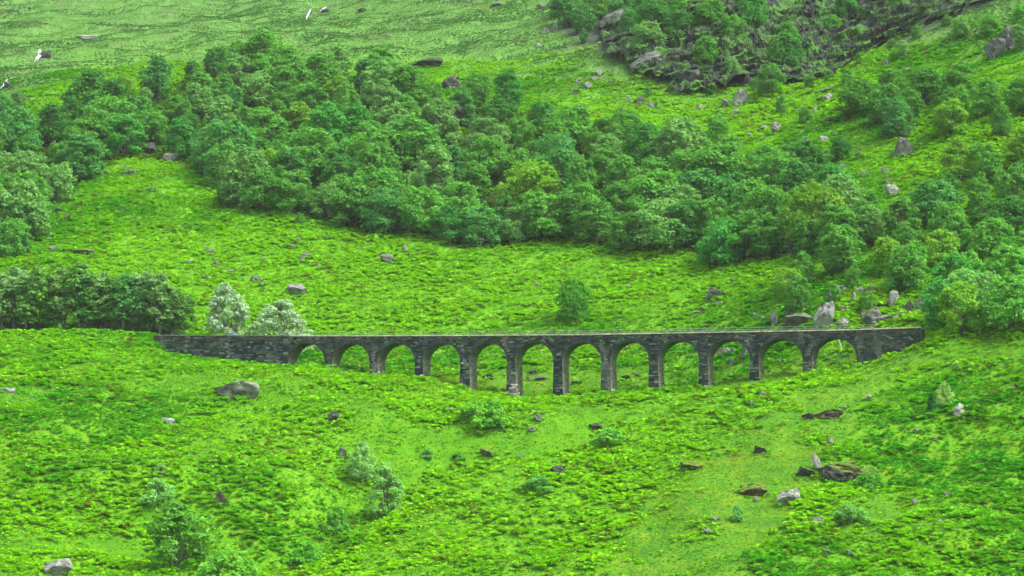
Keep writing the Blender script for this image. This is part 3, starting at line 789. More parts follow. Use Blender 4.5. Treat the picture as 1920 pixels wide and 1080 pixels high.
def plant(name, kind, pos, hgt, wide, colr, label, cat, group=None, var=None, boost=1.0):
    tv = VAR[kind][TR.randrange(len(VAR[kind])) if var is None else var]
    sc = hgt / tv.h
    e = empty(name, tuple(pos), TR.uniform(0, 6.28)); e.scale = (sc * wide, sc * wide, sc)
    tag(e, label, cat, group)
    t = link("trunk", tv.trunk, e); c = link("crown", tv.crown, e); c.color = (*[min(.62, q * boost) for q in colr], 1)
    return e
ORD = "lowest second third fourth fifth sixth seventh eighth ninth tenth eleventh twelfth thirteenth fourteenth fifteenth sixteenth seventeenth eighteenth nineteenth twentieth".split()
ORDN = ["first"] + ORD[1:]
def span_name(u):
    if u < 150: return "far left of the viaduct"
    if u < 288: return "just left of the viaduct's end"
    if u < 541: return "over the left approach wall"
    if u >= 1820: return "far right of the viaduct"
    if u >= 1727: return "just right of the viaduct's end"
    if u >= 1607: return "over the right approach wall"
    for i, l in enumerate(PL):
        if u < l + 8: return "over the %s arch" % ORDN[i]
    return "over the twelfth arch"
GREENS = {'mid green': (0.085, 0.295, 0.038), 'bluish green': (0.066, 0.262, 0.058), 'yellow green': (0.13, 0.33, 0.022), 'dark green': (0.052, 0.222, 0.034), 'pale green': (0.13, 0.335, 0.08), 'emerald green': (0.052, 0.272, 0.04)}
wood = []
def scatter(poly, rmin, tries, hr, exclude=(), kinds=('broad',)):
    us = [p[0] for p in poly]; vs = [p[1] for p in poly]; got = []
    for _ in range(tries):
        u, v = TR.uniform(min(us), max(us)), TR.uniform(min(vs), max(vs))
        if not inpoly(np.array([u]), np.array([v]), poly)[0]: continue
        if any(inpoly(np.array([u]), np.array([v]), e)[0] for e in exclude): continue
        # spacing measured on the ground; the ray depth is estimated first
        g = ground(u, v)
        if any((g[0] - q[0]) ** 2 + ((g[1] - q[1]) * .8) ** 2 < rmin ** 2 for q in got): continue
        if any((g[0] - q[1][0]) ** 2 + ((g[1] - q[1][1]) * .8) ** 2 < 16 for q in wood): continue
        got.append(g); gu, gv = px(*g); wood.append(((gu, gv), g, TR.uniform(*hr), TR.choice(kinds)))
    return got
LAWN = [(770,105),(880,105),(870,205),(840,265),(800,275),(770,240)]
for u_, v_ in [(60,398),(105,380),(150,338),(440,385),(490,396),(545,400),(610,410),(668,426),(722,436),(790,440),(845,455),(905,462),(965,456),(1020,448),(1120,458),(1175,472),(1235,472),(1290,470),(1350,502),(1400,490),(1455,480),(1515,478),(1570,474),(1625,460)]:
    g = ground(u_, v_); wood.append((px(*g), g, TR.uniform(8.5, 12), 'broad'))
scatter(WOOD_MAIN, 8.5, 2600, (8.5, 14.5), (LAWN,), ('broad', 'broad', 'broad', 'broad', 'broad', 'broad', 'loose', 'tall'))
scatter([(1590,215),(1700,190),(1800,190),(1930,195),(1930,262),(1800,262),(1700,262),(1640,250)], 7.5, 300, (7.5, 10.5))
scatter([(1060,75),(1150,70),(1190,100),(1250,120),(1330,130),(1420,90),(1440,20),(1420,-30),(1060,-20)], 8.2, 300, (8, 11))
scatter([(1470,560),(1560,500),(1660,480),(1730,430),(1780,340),(1930,310),(1930,600),(1860,610),(1740,595),(1740,560),(1640,530),(1560,535)], 7.5, 800, (6.5, 10.5), (), ('broad', 'broad', 'broad', 'loose'))
scatter([(1840,50),(1930,60),(1930,100),(1860,75)], 6, 60, (5, 8))
for u_, v_, h_ in [(1500,585,7.5),(1478,560,6.5),(1445,180,9),(1470,130,11),(1475,90,8),(1590,40,9),(1560,70,7),(1465,215,5),(1510,235,5),(1590,160,4.5),(1575,300,6),(1505,300,5),
                   (1690,110,5),(1800,70,6),(30,290,9),(5,230,8),(35,200,5),(870,215,8),(815,190,5.5),(1370,145,6),(1095,82,5),(1215,185,3.5),(1600,540,5),(1625,585,4),(1560,575,4.5),(1690,545,5),(1775,618,9),(1805,626,9.5),(1900,622,10),(1850,590,8),
                   (560,423,3.2),(65,407,6.5),(20,480,9)]:
    g = ground(u_, v_); wood.append(((u_, v_), g, h_, 'broad' if h_ > 5 else 'loose'))
bins = {}
for w in wood: bins.setdefault(span_name(w[0][0]), []).append(w)
BIG = TR
for bn, ws in bins.items():
    ws.sort(key=lambda w: -w[0][1])
    for i, ((u_, v_), g, h_, kd) in enumerate(ws):
        tone = TR.choices(list(GREENS), (8, 2.0, .8, 1.8, 2.8, .7))[0]
        if u_ > 1450 and v_ > 300: tone = TR.choices(list(GREENS), (8, .8, 2.6, 2.2, 1, 1))[0]
        k = TR.uniform(.88, 1.14) * (1.22 if u_ > 1700 and v_ > 480 else 1)
        o_ = ORD[i] if i < len(ORD) else "%s from the top" % (ORDN[len(ws) - 1 - i] if len(ws) - 1 - i < 20 else "middle")
        lab = "%s leafy tree %s, %s up the slope" % (tone, bn, o_) if i < len(ORD) else "%s leafy tree high %s, %s" % (tone, bn, o_)
        plant("birch_tree", kd, g, h_, TR.uniform(.95, 1.3) if h_ > 8 else TR.uniform(.85, 1.05), tuple(c * k for c in GREENS[tone]), lab, "tree", "trees of the hillside wood")
print("wood trees", len(wood), {k: len(v) for k, v in bins.items()})
# the row of slender birches on the old trackbed
row = [(6, 13.0, 'pale green'), (24, 14.0, 'silvery'), (48, 12.2, 'mid green'), (74, 13.4, 'mid green'), (97, 9.2, 'dark green'), (122, 13.4, 'pale green'), (150, 14.2, 'mid green'), (163, 11.2, 'dark green'),
       (190, 12.8, 'pale green'), (208, 11.5, 'mid green'), (229, 12.4, 'bluish green'), (248, 10.2, 'pale green'), (262, 13.2, 'silvery'), (280, 12.2, 'mid green'), (302, 12.8, 'pale green'), (322, 10.6, 'mid green'), (340, 9.6, 'mid green')]
RC = dict(GREENS); RC['silvery'] = (0.18, 0.38, 0.14); RC['pale green'] = (0.15, 0.33, 0.09); RC['mid green'] = (0.10, 0.28, 0.05)
for i, (u_, h_, tone) in enumerate(row):
    d = ray(u_, 630); y = 519 + TR.uniform(-1.5, 2.5) - (u_ * .012); g = (d[0] * y, y, float(height(d[0] * y, y)))
    plant("slender_birch", 'slender', g, h_ * 1.08, 1.2, RC[tone], "%s slender birch, %s along the trackside row left of the viaduct" % (tone, (ORDN[i] if i else "first")), "tree", "row of slender birches")
for i in range(11):
    u_ = 5 + i * 31 + TR.uniform(-8, 8); d = ray(u_, 630); y = 522 + TR.uniform(-1, 3); g = (d[0] * y, y, float(height(d[0] * y, y)))
    plant("shrub", 'bush', g, TR.uniform(3, 4.6), 1.1, (0.06, 0.25, 0.03), "dark green shrub, %s under the row of slender birches" % ORDN[i], "shrub", "shrubs under the birch row")
# single trees and bushes told apart by hand: u, v of foot, height m, width factor
def single(name, kind, u_, v_, h_, wd_, colr, label, cat, var=None):
    colr = (min(.24, colr[0] * 2.0), min(.46, colr[1] * 2.35), min(.15, colr[2] * 1.6))
    return plant(name, kind, ground(u_, v_), h_, wd_, colr, label, cat, None, var)
def behind(name, kind, u_, y, h_, wd_, colr, label, cat, var=None):
    d = ray(u_, 630); return plant(name, kind, (d[0] * y, y, float(height(d[0] * y, y))), h_, wd_, colr, label, cat, None, var, 1.0 if kind == 'willow' else 2.15)
PALE = (0.26, 0.43, 0.26)
behind("willow_tree", 'willow', 432, 512, 14.2, .9, PALE, "tall silvery willow behind the left approach wall", "tree", 0)
behind("willow_tree", 'willow', 526, 511, 11.6, 1.2, PALE, "broad low silvery willow behind the first arch", "tree", 1)
behind("shrub", 'bush', 378, 512, 3.0, 1.0, (0.03, 0.1, 0.02), "dark low shrub between the birch row and the tall silvery willow", "shrub")
single("round_tree", 'broad', 1080, 606, 9.8, .92, (0.035, 0.125, 0.012), "lone round green tree in the bracken above the sixth arch", "tree", 4)
single("young_birch", 'loose', 335, 1068, 10.8, 1.2, (0.05, 0.14, 0.02), "loose green birch with dark forked trunk in the lower left hollow", "tree", 0)
single("young_birch", 'loose', 676, 905, 7.2, .85, (0.10, 0.19, 0.075), "smaller pale birch standing behind another on the gully side", "tree", 1)
single("young_birch", 'loose', 722, 975, 9.4, .95, (0.085, 0.175, 0.055), "taller pale birch on the crest of the bracken spur", "tree", 2)
single("shrub", 'bush', 297, 945, 4.0, 1.0, (0.085, 0.185, 0.06), "pale green bush above the forked birch in the lower left hollow", "shrub", 0)
single("shrub", 'bush', 893, 797, 4.4, 1.05, (0.075, 0.19, 0.018), "left yellowish bush of a close pair below the fifth arch", "shrub", 1)
single("shrub", 'bush', 925, 803, 5.0, .95, (0.06, 0.165, 0.02), "right, taller bush of a close pair below the fifth arch", "shrub", 2)
single("shrub", 'bush', 430, 1095, 5.0, 1.2, (0.065, 0.17, 0.02), "broad green bush at the foot of the slope right of the forked birch", "shrub", 3)
single("shrub", 'bush', 632, 1000, 4.2, .7, (0.05, 0.15, 0.02), "narrow soft bush left of the taller pale birch", "shrub", 0)
single("shrub", 'bush', 575, 1062, 3.6, 1.2, (0.045, 0.15, 0.015), "low dark bush at the left foot of the spur", "shrub", 1)
single("shrub", 'bush', 300, 890, 1.8, 1.0, (0.09, 0.17, 0.05), "tiny pale bush on the grass track above the pale green bush", "shrub", 2)
single("shrub", 'bush', 1145, 835, 2.7, 1.5, (0.065, 0.17, 0.03), "wide dull green bush in the gully below the eighth arch", "shrub", 3)
single("shrub", 'bush', 1010, 920, 2.4, 1.5, (0.06, 0.16, 0.04), "low bluish bush on the spur below the sixth arch", "shrub", 0)
single("shrub", 'bush', 1595, 980, 2.7, 1.4, (0.07, 0.17, 0.05), "low bluish bush below the mossy rock shelter", "shrub", 1)
single("shrub", 'bush', 1384, 978, 2.4, .7, (0.07, 0.18, 0.06), "small upright bluish bush left of the rounded pale boulder", "shrub", 2)
single("young_birch", 'loose', 1770, 768, 4.6, .75, (0.13, 0.20, 0.07), "thin pale sapling beside the small dark conifer", "tree", 3)
single("conifer", 'conifer', 1748, 775, 3.3, 1.0, (0.012, 0.062, 0.02), "small dark conifer beside a pale sapling right of the viaduct", "tree")
single("shrub", 'bush', 1630, 920, 2.8, 1.2, (0.04, 0.13, 0.015), "green bush at the right foot of the mossy rock shelter", "shrub", 3)
single("shrub", 'bush', 860, 862, 1.4, 1.2, (0.05, 0.14, 0.03), "small low bush in the gully left of the orange mossy rock", "shrub", 1)
single("shrub", 'bush', 800, 860, 1.8, 1.0, (0.06, 0.16, 0.04), "small soft bush in the gully right of the smaller pale birch", "shrub", 2)

# ------------------------------------------------------------------ rocks
import bmesh
def make_rock(seed):
    R = random.Random(seed); rng = np.random.default_rng(seed)
    bm = bmesh.new(); bmesh.ops.create_icosphere(bm, subdivisions=4, radius=1.0)
    planes = []
    for _ in range(R.randint(9, 13)):
        n = Vector((R.gauss(0, 1), R.gauss(0, 1), R.gauss(0, .8))).normalized(); planes.append((n, R.uniform(.42, .8)))
    tilt = R.uniform(-.3, .3)
    for v in bm.verts:
        c = v.co.copy()
        for n, d in planes:
            e = c.dot(n) - d
            if e > 0: c -= n * e
        q = np.array([c.x, c.y, c.z]); f = float(fbm(q[0] * 2.5 + q[2] * 1.3 + seed, q[1] * 2.5 + q[2] * 2.1, seed, 3)) - .5
        st = math.sin((c.z + tilt * c.x) * 11 + f * 4) * .025
        cr = abs(float(fbm(q[0] * 1.7 + q[2] * .7 - seed, q[2] * 2.2 + q[1] * 1.1, seed + 9, 2)) - .5); cr = -.16 * max(0, 1 - cr / .035)
        v.co = c * (1 + .34 * f + st + cr)
    mn = [min(v.co[i] for v in bm.verts) for i in range(3)]; mxx = [max(v.co[i] for v in bm.verts) for i in range(3)]
    for v in bm.verts:
        v.co = Vector(((v.co.x - mn[0]) / (mxx[0] - mn[0]) - .5, (v.co.y - mn[1]) / (mxx[1] - mn[1]) - .5, (v.co.z - mn[2]) / (mxx[2] - mn[2])))
    me = bpy.data.meshes.new("rock"); bm.to_mesh(me); bm.free(); me.materials.append(M_ROCK)
    return me
ROCKS = [make_rock(40 + i) for i in range(10)]
FLAT = sorted(range(10), key=lambda i: -sum(1 for v in ROCKS[i].vertices if v.co.z > .82))   # flattest-topped first
RTONE = {'pale': (0.18, 0.20, 0.17), 'grey': (0.105, 0.12, 0.098), 'dark': (0.036, 0.045, 0.037), 'mossy': (0.08, 0.085, 0.045)}
RR = random.Random(5)
def place_rock(name, g, wpx, hpx, tone, label, cat="rock", group=None, var=None, roll=0.0, sink=.25, deep=.8, moss=None):
    sink += .08 + (.08 if tone in ('mossy', 'dark') else 0); sc = g[1] / F; w, h = wpx * sc, hpx * sc
    o = link(name, ROCKS[RR.randrange(10) if var is None else var]); o.location = (g[0], g[1] + w * deep * .2, g[2] - h * sink)
    o.scale = (w * 1.08, w * deep, h * (1.12 + sink)); o.rotation_euler = (RR.uniform(-.12, .12), roll, RR.uniform(-.35, .35))
    k = RR.uniform(.85, 1.15); o.color = (*[c * k for c in RTONE[tone]], 1); o["moss"] = {'pale': .12, 'grey': .3, 'dark': .3, 'mossy': .85}[tone] if moss is None else moss
    return tag(o, label, cat, group)
hand = [
 (440,748,76,32,'grey',"large flat-topped grey boulder with mossy top below the left approach wall",.55),
 (313,797,28,13,'pale',"flat pale rock in bracken below the large flat-topped boulder",.2),
 (622,792,24,20,'dark',"dark grey rock with a smaller one in front, right of the flat-topped boulder",.2),
 (626,797,12,8,'pale',"small pale stone in front of a dark grey rock",.0),
 (643,856,16,18,'grey',"grey rock left of the smaller pale birch",.1),
 (105,1080,50,30,'pale',"pale weathered rock crowning the knoll in the lower left corner",.3),
 (1478,946,42,28,'pale',"rounded pale boulder below the mossy rock shelter",.05),
 (1538,880,16,28,'pale',"upright pale slab at the left tip of the mossy rock shelter",.1),
 (1512,893,40,16,'dark',"low dark ledge left of the mossy rock shelter",.7),
 (1532,987,28,16,'grey',"pointed grey slab between two low bluish bushes",.1),
 (1558,834,16,11,'pale',"small pale round rock above the mossy rock shelter",.1),
 (1410,930,50,24,'mossy',"brown mossy hummock left of the rounded pale boulder",1.0),
 (1295,880,40,15,'mossy',"brown mossy ledge on the bare grass above the hummock",.9),
 (1425,850,26,14,'dark',"small dark ledge with brown moss in the bare grass",.8),
 (1552,786,52,16,'mossy',"long brown mossy ledge below the twelfth arch",.9),
 (1514,786,22,10,'dark',"short dark ledge left of the long mossy ledge",.4),
 (1042,889,38,15,'dark',"dark pointed rock on the crest of the spur",.1),
 (913,855,30,15,'mossy',"orange mossy rock in the gully below the fifth arch",.8),
 (978,862,14,8,'mossy',"small brown rock right of the orange mossy rock",.5),
 (1798,778,26,20,'pale',"pale split rock right of the thin pale sapling",.1),
 (413,945,24,28,'mossy',"stumpy brown mossy rock in the lower left bracken",.6),
 (14,737,28,9,'pale',"pale flat slab on the grass far left of the flat-topped boulder",.0),
 (155,480,46,15,'grey',"long low rock topped with dark scrub above the birch row",.7),
 (555,552,38,20,'pale',"pale jagged rock in bracken above the broad silvery willow",.15),
 (1543,616,36,48,'pale',"tallest pale boulder behind the viaduct near its twelfth arch",.1),
 (1500,610,58,22,'grey',"broad mossy grey slab left of the tallest pale boulder",.45),
 (1487,592,28,17,'grey',"blocky grey rock lying on the broad mossy slab",.3),
 (1453,611,16,24,'grey',"narrow grey rock left of the broad mossy slab",.1),
 (1572,552,38,17,'pale',"moss-capped pale boulder among trees above the twelfth arch",.5),
 (1668,574,18,28,'pale',"diamond shaped pale slab leaning above the right approach wall",-.1),
 (1642,602,36,22,'grey',"long tilted grey slab behind the right approach wall",.1),
 (1722,583,24,36,'pale',"tall pale rock at the edge of the trees by the viaduct's right end",.1),
 (1390,196,36,28,'pale',"largest pale boulder high in the meadow under the cliff",.1),
 (1695,292,40,34,'grey',"large grey crag below the upper right wood",.3),
 (1862,112,40,38,'grey',"squarish grey crag near the upper right trees",.2),
 (1672,367,26,20,'pale',"round pale boulder in the bracken gap of the right hand woods",.1),
 (1342,562,40,22,'grey',"moss-topped grey rock in bracken above the tenth arch",.6),
]
for (u_, v_, w_, h_, tone, lab, moss) in hand:
    roll = {1642: -.35, 1668: .25, 1722: .35, 1538: -.3, 1862: .1}.get(u_, RR.uniform(-.1, .1))
    place_rock("boulder" if w_ > 20 else "rock", ground(u_, v_), w_, h_, tone, lab, "rock", None, {440: FLAT[0], 1543: FLAT[3], 1500: FLAT[1], 1487: FLAT[2], 155: FLAT[1], 1552: FLAT[0], 1342: FLAT[2]}.get(u_), roll if u_ != 440 else .02, .5 if u_ == 440 else .28, moss=max(0, moss))
# mossy rock shelter: dark face under an overhanging cap
g = ground(1580, 906)
sh_ = empty("rock_shelter", tuple(g)); tag(sh_, "mossy rock shelter with a dark face under its overhang", "rock")
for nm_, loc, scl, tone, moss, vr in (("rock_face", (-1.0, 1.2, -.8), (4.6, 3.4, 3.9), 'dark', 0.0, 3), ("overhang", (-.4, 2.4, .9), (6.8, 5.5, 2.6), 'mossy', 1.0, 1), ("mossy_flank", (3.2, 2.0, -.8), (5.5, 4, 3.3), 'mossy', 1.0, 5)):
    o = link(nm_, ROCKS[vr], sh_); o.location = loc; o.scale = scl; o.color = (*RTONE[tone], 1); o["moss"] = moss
crag = [(825,248,80,48,'dark',"large dark crag in a gap of the wood over the fourth arch",.2),(800,126,60,18,'dark',"dark heathery ledge at the top of the wood over the fourth arch",.5),(845,170,40,26,'dark',"dark cleft rock between the wood's two upper ledges",.4),
        (318,304,30,20,'grey',"brown and grey crag at the top of the left meadow",.4),(390,318,40,24,'pale',"pale broken crag beside the wood over the left approach wall",.2),(270,290,40,22,'dark',"dark rock under the trees at the top of the left meadow",.3),(1290,166,60,30,'dark',"dark streaked buttress at the foot of the cliff",.2),
        (1215,135,60,36,'grey',"grey rock step below the upper birches",.3),(1150,55,46,40,'grey',"weathered rock face among the upper birches",.2),(1890,95,36,44,'dark',"dark crag by the upper right trees",.1),(1500,478,46,22,'dark',"dark rock under the wood's lower edge over the twelfth arch",.3),
        (165,74,46,9,'pale',"bare pale scar on the upper left moor",.2),(900,460,24,12,'dark',"dark rock under the lowest wood trees over the fifth arch",.2)]
for (u_, v_, w_, h_, tone, lab, moss) in crag: place_rock("rock_outcrop", ground(u_, v_), w_, h_, tone, lab, "crag", None, None, RR.uniform(-.15, .15), .3, .6, moss)
small = [(1008,789,16,13,'grey'),(1117,806,22,12,'dark'),(997,809,16,9,'pale'),(1432,746,18,12,'pale'),(1410,763,8,12,'grey'),(1585,769,10,8,'pale'),(1627,748,14,8,'pale'),(1665,670,14,7,'pale'),(1680,662,12,7,'pale'),(1692,657,10,6,'pale'),(1672,661,9,6,'grey'),(1655,673,10,6,'grey'),(1700,652,9,6,'grey'),(1797,691,18,10,'pale'),(1775,685,10,8,'grey'),(845,771,10,7,'pale'),(857,769,8,7,'pale'),
 (1340,976,14,7,'pale'),(1328,999,16,7,'pale'),(1714,945,11,9,'pale'),(1762,982,8,8,'pale'),(1594,1040,14,7,'grey'),(1551,1038,12,9,'grey'),(1720,810,9,6,'pale'),(1752,825,7,7,'pale'),(1720,860,8,6,'pale'),(1775,932,16,9,'grey'),(1720,995,9,8,'grey'),(1418,940,10,8,'pale'),(1897,730,10,6,'pale'),(1640,887,10,8,'pale'),
 (390,476,22,10,'grey'),(560,457,10,12,'pale'),(598,504,9,9,'pale'),(575,484,20,9,'grey'),(565,492,9,11,'pale'),(495,493,12,9,'grey'),(425,514,32,9,'grey'),(385,526,24,7,'pale'),(480,528,20,11,'grey'),(490,537,12,8,'grey'),(405,497,12,9,'grey'),(360,494,20,7,'pale'),(548,465,8,7,'pale'),(600,445,8,6,'pale'),
 (725,491,26,14,'grey'),(760,472,8,13,'pale'),(1006,539,11,9,'pale'),(1046,607,17,10,'mossy'),(1348,573,20,7,'grey'),(1305,589,18,7,'grey'),(1320,585,9,9,'grey'),(1415,595,10,8,'grey'),(1430,600,8,7,'pale'),(1375,530,9,7,'grey'),(1180,540,7,6,'pale'),
 (195,331,18,10,'grey'),(240,331,28,13,'grey'),(235,319,14,9,'grey'),(285,358,16,8,'grey'),(305,370,13,7,'pale'),(108,399,16,8,'dark'),(125,411,10,10,'grey'),(228,393,11,9,'pale'),(145,393,13,6,'grey'),(90,452,10,7,'pale'),(100,468,18,6,'pale'),
 (1563,558,15,8,'pale'),(1612,551,15,13,'pale'),(1602,570,9,20,'pale'),(1632,551,20,13,'grey'),(1663,601,24,11,'pale'),(1640,610,30,8,'grey'),(1705,587,17,20,'grey'),(1583,614,18,17,'pale'),(1570,615,11,10,'grey'),(1692,592,12,10,'pale'),(1680,600,12,9,'pale'),
 (1360,201,15,16,'grey'),(1378,216,17,12,'pale'),(1313,206,20,9,'pale'),(1350,213,15,8,'grey'),(1432,244,15,9,'pale'),(1455,244,22,15,'pale'),(1552,192,20,16,'pale'),(1552,173,26,10,'grey'),(1555,231,15,10,'dark'),(1510,270,17,14,'pale'),(1545,269,17,14,'pale'),(1528,213,7,11,'pale'),
 (1660,126,13,15,'grey'),(1700,134,11,7,'pale'),(1612,295,18,11,'grey'),(1575,321,18,14,'grey'),(1620,333,13,11,'pale'),(1660,326,17,11,'grey'),(1663,349,12,15,'grey'),(1700,256,26,14,'grey'),(1842,135,12,8,'pale'),(1845,410,18,14,'grey'),(1880,345,22,16,'grey'),(1890,325,14,10,'dark'),(1870,470,24,12,'grey'),
 (1100,166,22,11,'pale'),(1083,160,12,10,'pale'),(1122,141,15,11,'pale'),(1080,176,17,10,'grey'),(1112,152,18,8,'pale'),(1200,194,22,12,'grey'),(1178,191,11,11,'pale'),(1218,202,18,10,'grey'),(1010,89,9,9,'pale'),(1040,61,10,18,'grey'),(870,79,10,6,'pale'),(728,70,8,7,'pale'),(760,58,14,6,'grey'),(1022,62,16,9,'pale'),(1140,205,10,8,'grey'),(1170,205,10,7,'pale'),(930,12,20,8,'grey'),(1015,14,22,8,'pale'),(678,22,16,7,'dark'),
 (1355,669,24,15,'pale'),(1376,663,15,11,'grey'),(1402,671,28,20,'grey'),(1370,687,11,12,'grey'),(915,710,22,9,'dark'),(1000,702,17,9,'dark'),(1013,713,22,9,'grey'),(990,714,10,8,'grey'),(653,685,16,8,'dark'),(735,691,22,7,'dark'),(762,694,14,6,'dark'),(944,739,14,11,'pale'),(820,706,14,8,'dark'),(1080,721,14,7,'dark'),(1172,712,16,8,'dark'),(1195,706,12,6,'grey'),(893,705,12,9,'dark'),(1585,668,10,6,'pale'),(1560,684,9,6,'pale')]
for _ in range(60):
    u_, v_ = RR.uniform(1090, 1700), RR.uniform(130, 345)
    if v_ < 165 + (u_ - 1290) * -.02 and u_ > 1200 or inpoly(np.array([u_]), np.array([v_]), WOOD_MAIN)[0] or v_ > 215 + abs(u_ - 1200) * .3: continue
    w_ = RR.uniform(6, 13); small.append((int(u_), int(v_), w_, w_ * RR.uniform(.5, .95), RR.choice(('pale', 'pale', 'grey'))))
for _ in range(14):
    u_, v_ = RR.uniform(1445, 1745), RR.uniform(575, 612); w_ = RR.uniform(8, 16); small.append((int(u_), int(v_), w_, w_ * RR.uniform(.5, 1.1), RR.choice(('pale', 'grey'))))
sb = {}
for r in small:
    u_, v_ = r[:2]; zone = 'above' if v_ < 617 else ('below' if v_ > 735 or u_ > 1607 else 'in')
    sb.setdefault((zone, span_name(u_)), []).append(r)
for (zone, bn), rs in sb.items():
    rs.sort(key=lambda r: -r[1] if zone == 'above' else r[1])
    place_ = {'above': bn, 'below': bn.replace("over the", "down below the"), 'in': bn.replace("over the", "seen through the")}[zone]
    for i, (u_, v_, w_, h_, tone) in enumerate(rs):
        sz = "small" if w_ < 12 else ("mid-sized" if w_ < 20 else "broad"); shp = "upright" if h_ > w_ * 1.15 else ("flat" if h_ < w_ * .5 else "blocky")
        step = {'above': "%s rock up the slope", 'below': "%s rock down the slope", 'in': "%s rock down the opening"}[zone] % (ORDN[i] if i < 20 else "last")
        place_rock("rock", ground(u_, v_), w_, h_, tone, "%s %s %s rock %s, %s" % (sz, shp, tone, place_, step), "rock", "rocks scattered on the hillside")

# rough grass and fern growing up round the rocks' feet
kx, ky = [], []
for o in [o for o in COL.objects if o.parent is None and o.type == 'MESH' and o.name.split(".")[0] in ("rock", "boulder", "rock_outcrop")] :
    w, d = o.scale.x, o.scale.y
    for _ in range(int(5 + 7 * w)):
        a = RR.uniform(math.pi * .95, math.pi * 2.05); q = RR.uniform(.46, .66)
        kx.append(o.location.x + math.cos(a) * w * q); ky.append(o.location.y + math.sin(a) * d * q)
kx, ky = np.array(kx), np.array(ky); kz = height(kx, ky); ku, kv, ks, kw, kc, kh = cover(kx, ky, kz)
ky_ = np.clip(fbm(kx / 8, ky / 8, 71, 2) * 1.6 - .4 + RNG.normal(0, .2, len(kx)), 0, 1)
V, C = fronds(7, kx, ky, kz - .05, RNG.uniform(.3, .62, len(kx)) * np.where(ks, .7, 1), lerp((0.045, 0.24, 0.01), (0.17, 0.40, 0.01), ky_), lift=.3)
me = quad_mesh("rough_grass", V, np.arange(len(V)).reshape(-1, 4), False, [("leaf_colour", 'FLOAT_COLOR', 'FACE', C)])
tag(link("rough_grass", me, None, M_BRACKEN), "rough grass and fern growing round the rocks", "grass", None, "stuff")

# ------------------------------------------------------------------ cliff: stepped rock face above the upper meadow
def build_cliff():
    nu, nv = 420, 170
    xs = np.linspace(28, 150, nu); V = np.zeros((nv, nu, 3)); keep = np.zeros((nv, nu), bool)
    Yg = np.linspace(676, 800, nv)
    XX, YY = np.meshgrid(xs, Yg); ZZ = height(XX, YY)
    u, v = px(XX, YY, ZZ)
    du = (fbm(XX / 6, YY / 6, 121, 3) - .5) * 70; dv = (fbm(XX / 6, YY / 6, 131, 3) - .5) * 40
    keep = inpoly(u + du, v + dv, CLIFF)
    strata = ZZ * 1.0 + XX * -.32 + (fbm(XX / 9, ZZ / 9, 141, 3) - .5) * 7
    step = strata / 3.1; fr = step - np.floor(step); led = np.clip(fr * 1.6, 0, 1) ** 2
    out = 0.6 + 4.5 * (fbm(XX / 5.5, ZZ / 3.5, 151, 5) - .4) + 2.2 * led * (.4 + vnoise(XX / 4, np.floor(step), 161))
    a_, b_ = XX * .95 + ZZ * .3, ZZ * .95 - XX * .3
    out = out + 1.1 * _hash(np.floor(a_ / 3.1 + vnoise(XX / 3, ZZ / 3, 5)), np.floor(b_ / 1.7), 7) + .7 * _hash(np.floor(a_ / 1.2), np.floor(b_ / .8 + vnoise(XX / 2, ZZ / 2, 8)), 9)
    V = np.stack([XX, YY - out, ZZ + .25 * out], -1)
    idx = np.arange(nu * nv).reshape(nv, nu)
    q = np.stack([idx[:-1, :-1], idx[:-1, 1:], idx[1:, 1:], idx[1:, :-1]], -1).reshape(-1, 4)
    kk = (keep[:-1, :-1] & keep[:-1, 1:] & keep[1:, 1:] & keep[1:, :-1]).ravel(); q = q[kk]
    me = quad_mesh("cliff", V, q, False)
    m, t, b = new_mat("cliff_rock", .95, .1); tc = N(t, "ShaderNodeTexCoord").outputs["Object"]
    c = ramp(t, noise(t, .55, 10, .78, tc), [(.3, (.007, .012, .010)), (.48, (.022, .029, .025)), (.63, (.052, .062, .05)), (.75, (.16, .18, .14))])
    c = mix(t, ramp(t, noise(t, .22, 7, .72, tc), [(.47, (0, 0, 0)), (.56, (.92,) * 3)]), c, ramp(t, noise(t, 1.1, 6, .7, tc), [(.3, (.025, .09, .015)), (.7, (.09, .23, .03))]))
    t.links.new(c, b.inputs["Base Color"]); bump(t, b, noise(t, 1.2, 10, .75, tc), 1.0, .8)
    o = link("cliff", me, None, m)
    tag(o, "dark rocky cliff above the upper meadow", None, None, "structure")
build_cliff()

for i in range(34):
    u_, v_ = TR.uniform(1180, 1800), TR.uniform(-5, 160)
    if not inpoly(np.array([u_]), np.array([v_ + 12]), CLIFF)[0]: continue
    g = ground(u_, v_)
    plant("shrub", 'bush', g + np.array([0, -1.6, 0.4]), TR.uniform(1.8, 3.6), TR.uniform(.9, 1.4), (0.06, 0.17, 0.03), "small green bush clinging to the cliff ledge %s, %s along" % (span_name(u_), ORDN[i % 20]), "shrub", "bushes on the cliff")

for i, (u_, v_, h_) in enumerate([(1205, 142, 4), (1262, 172, 3.2), (1335, 178, 3.6), (1420, 172, 4.5), (1520, 165, 4), (1555, 152, 3), (1610, 122, 3.4), (1672, 92, 3), (1720, 72, 3.6), (1775, 48, 3.2)]):
    plant("birch_sapling", 'loose', ground(u_, v_), h_, 1.1, (0.09, 0.28, 0.04), "green sapling at the cliff foot %s" % (span_name(u_) + (", lower one" if i in (0, 1, 8) else ", %s from the left" % ORDN[i])), "tree", "saplings along the cliff foot")

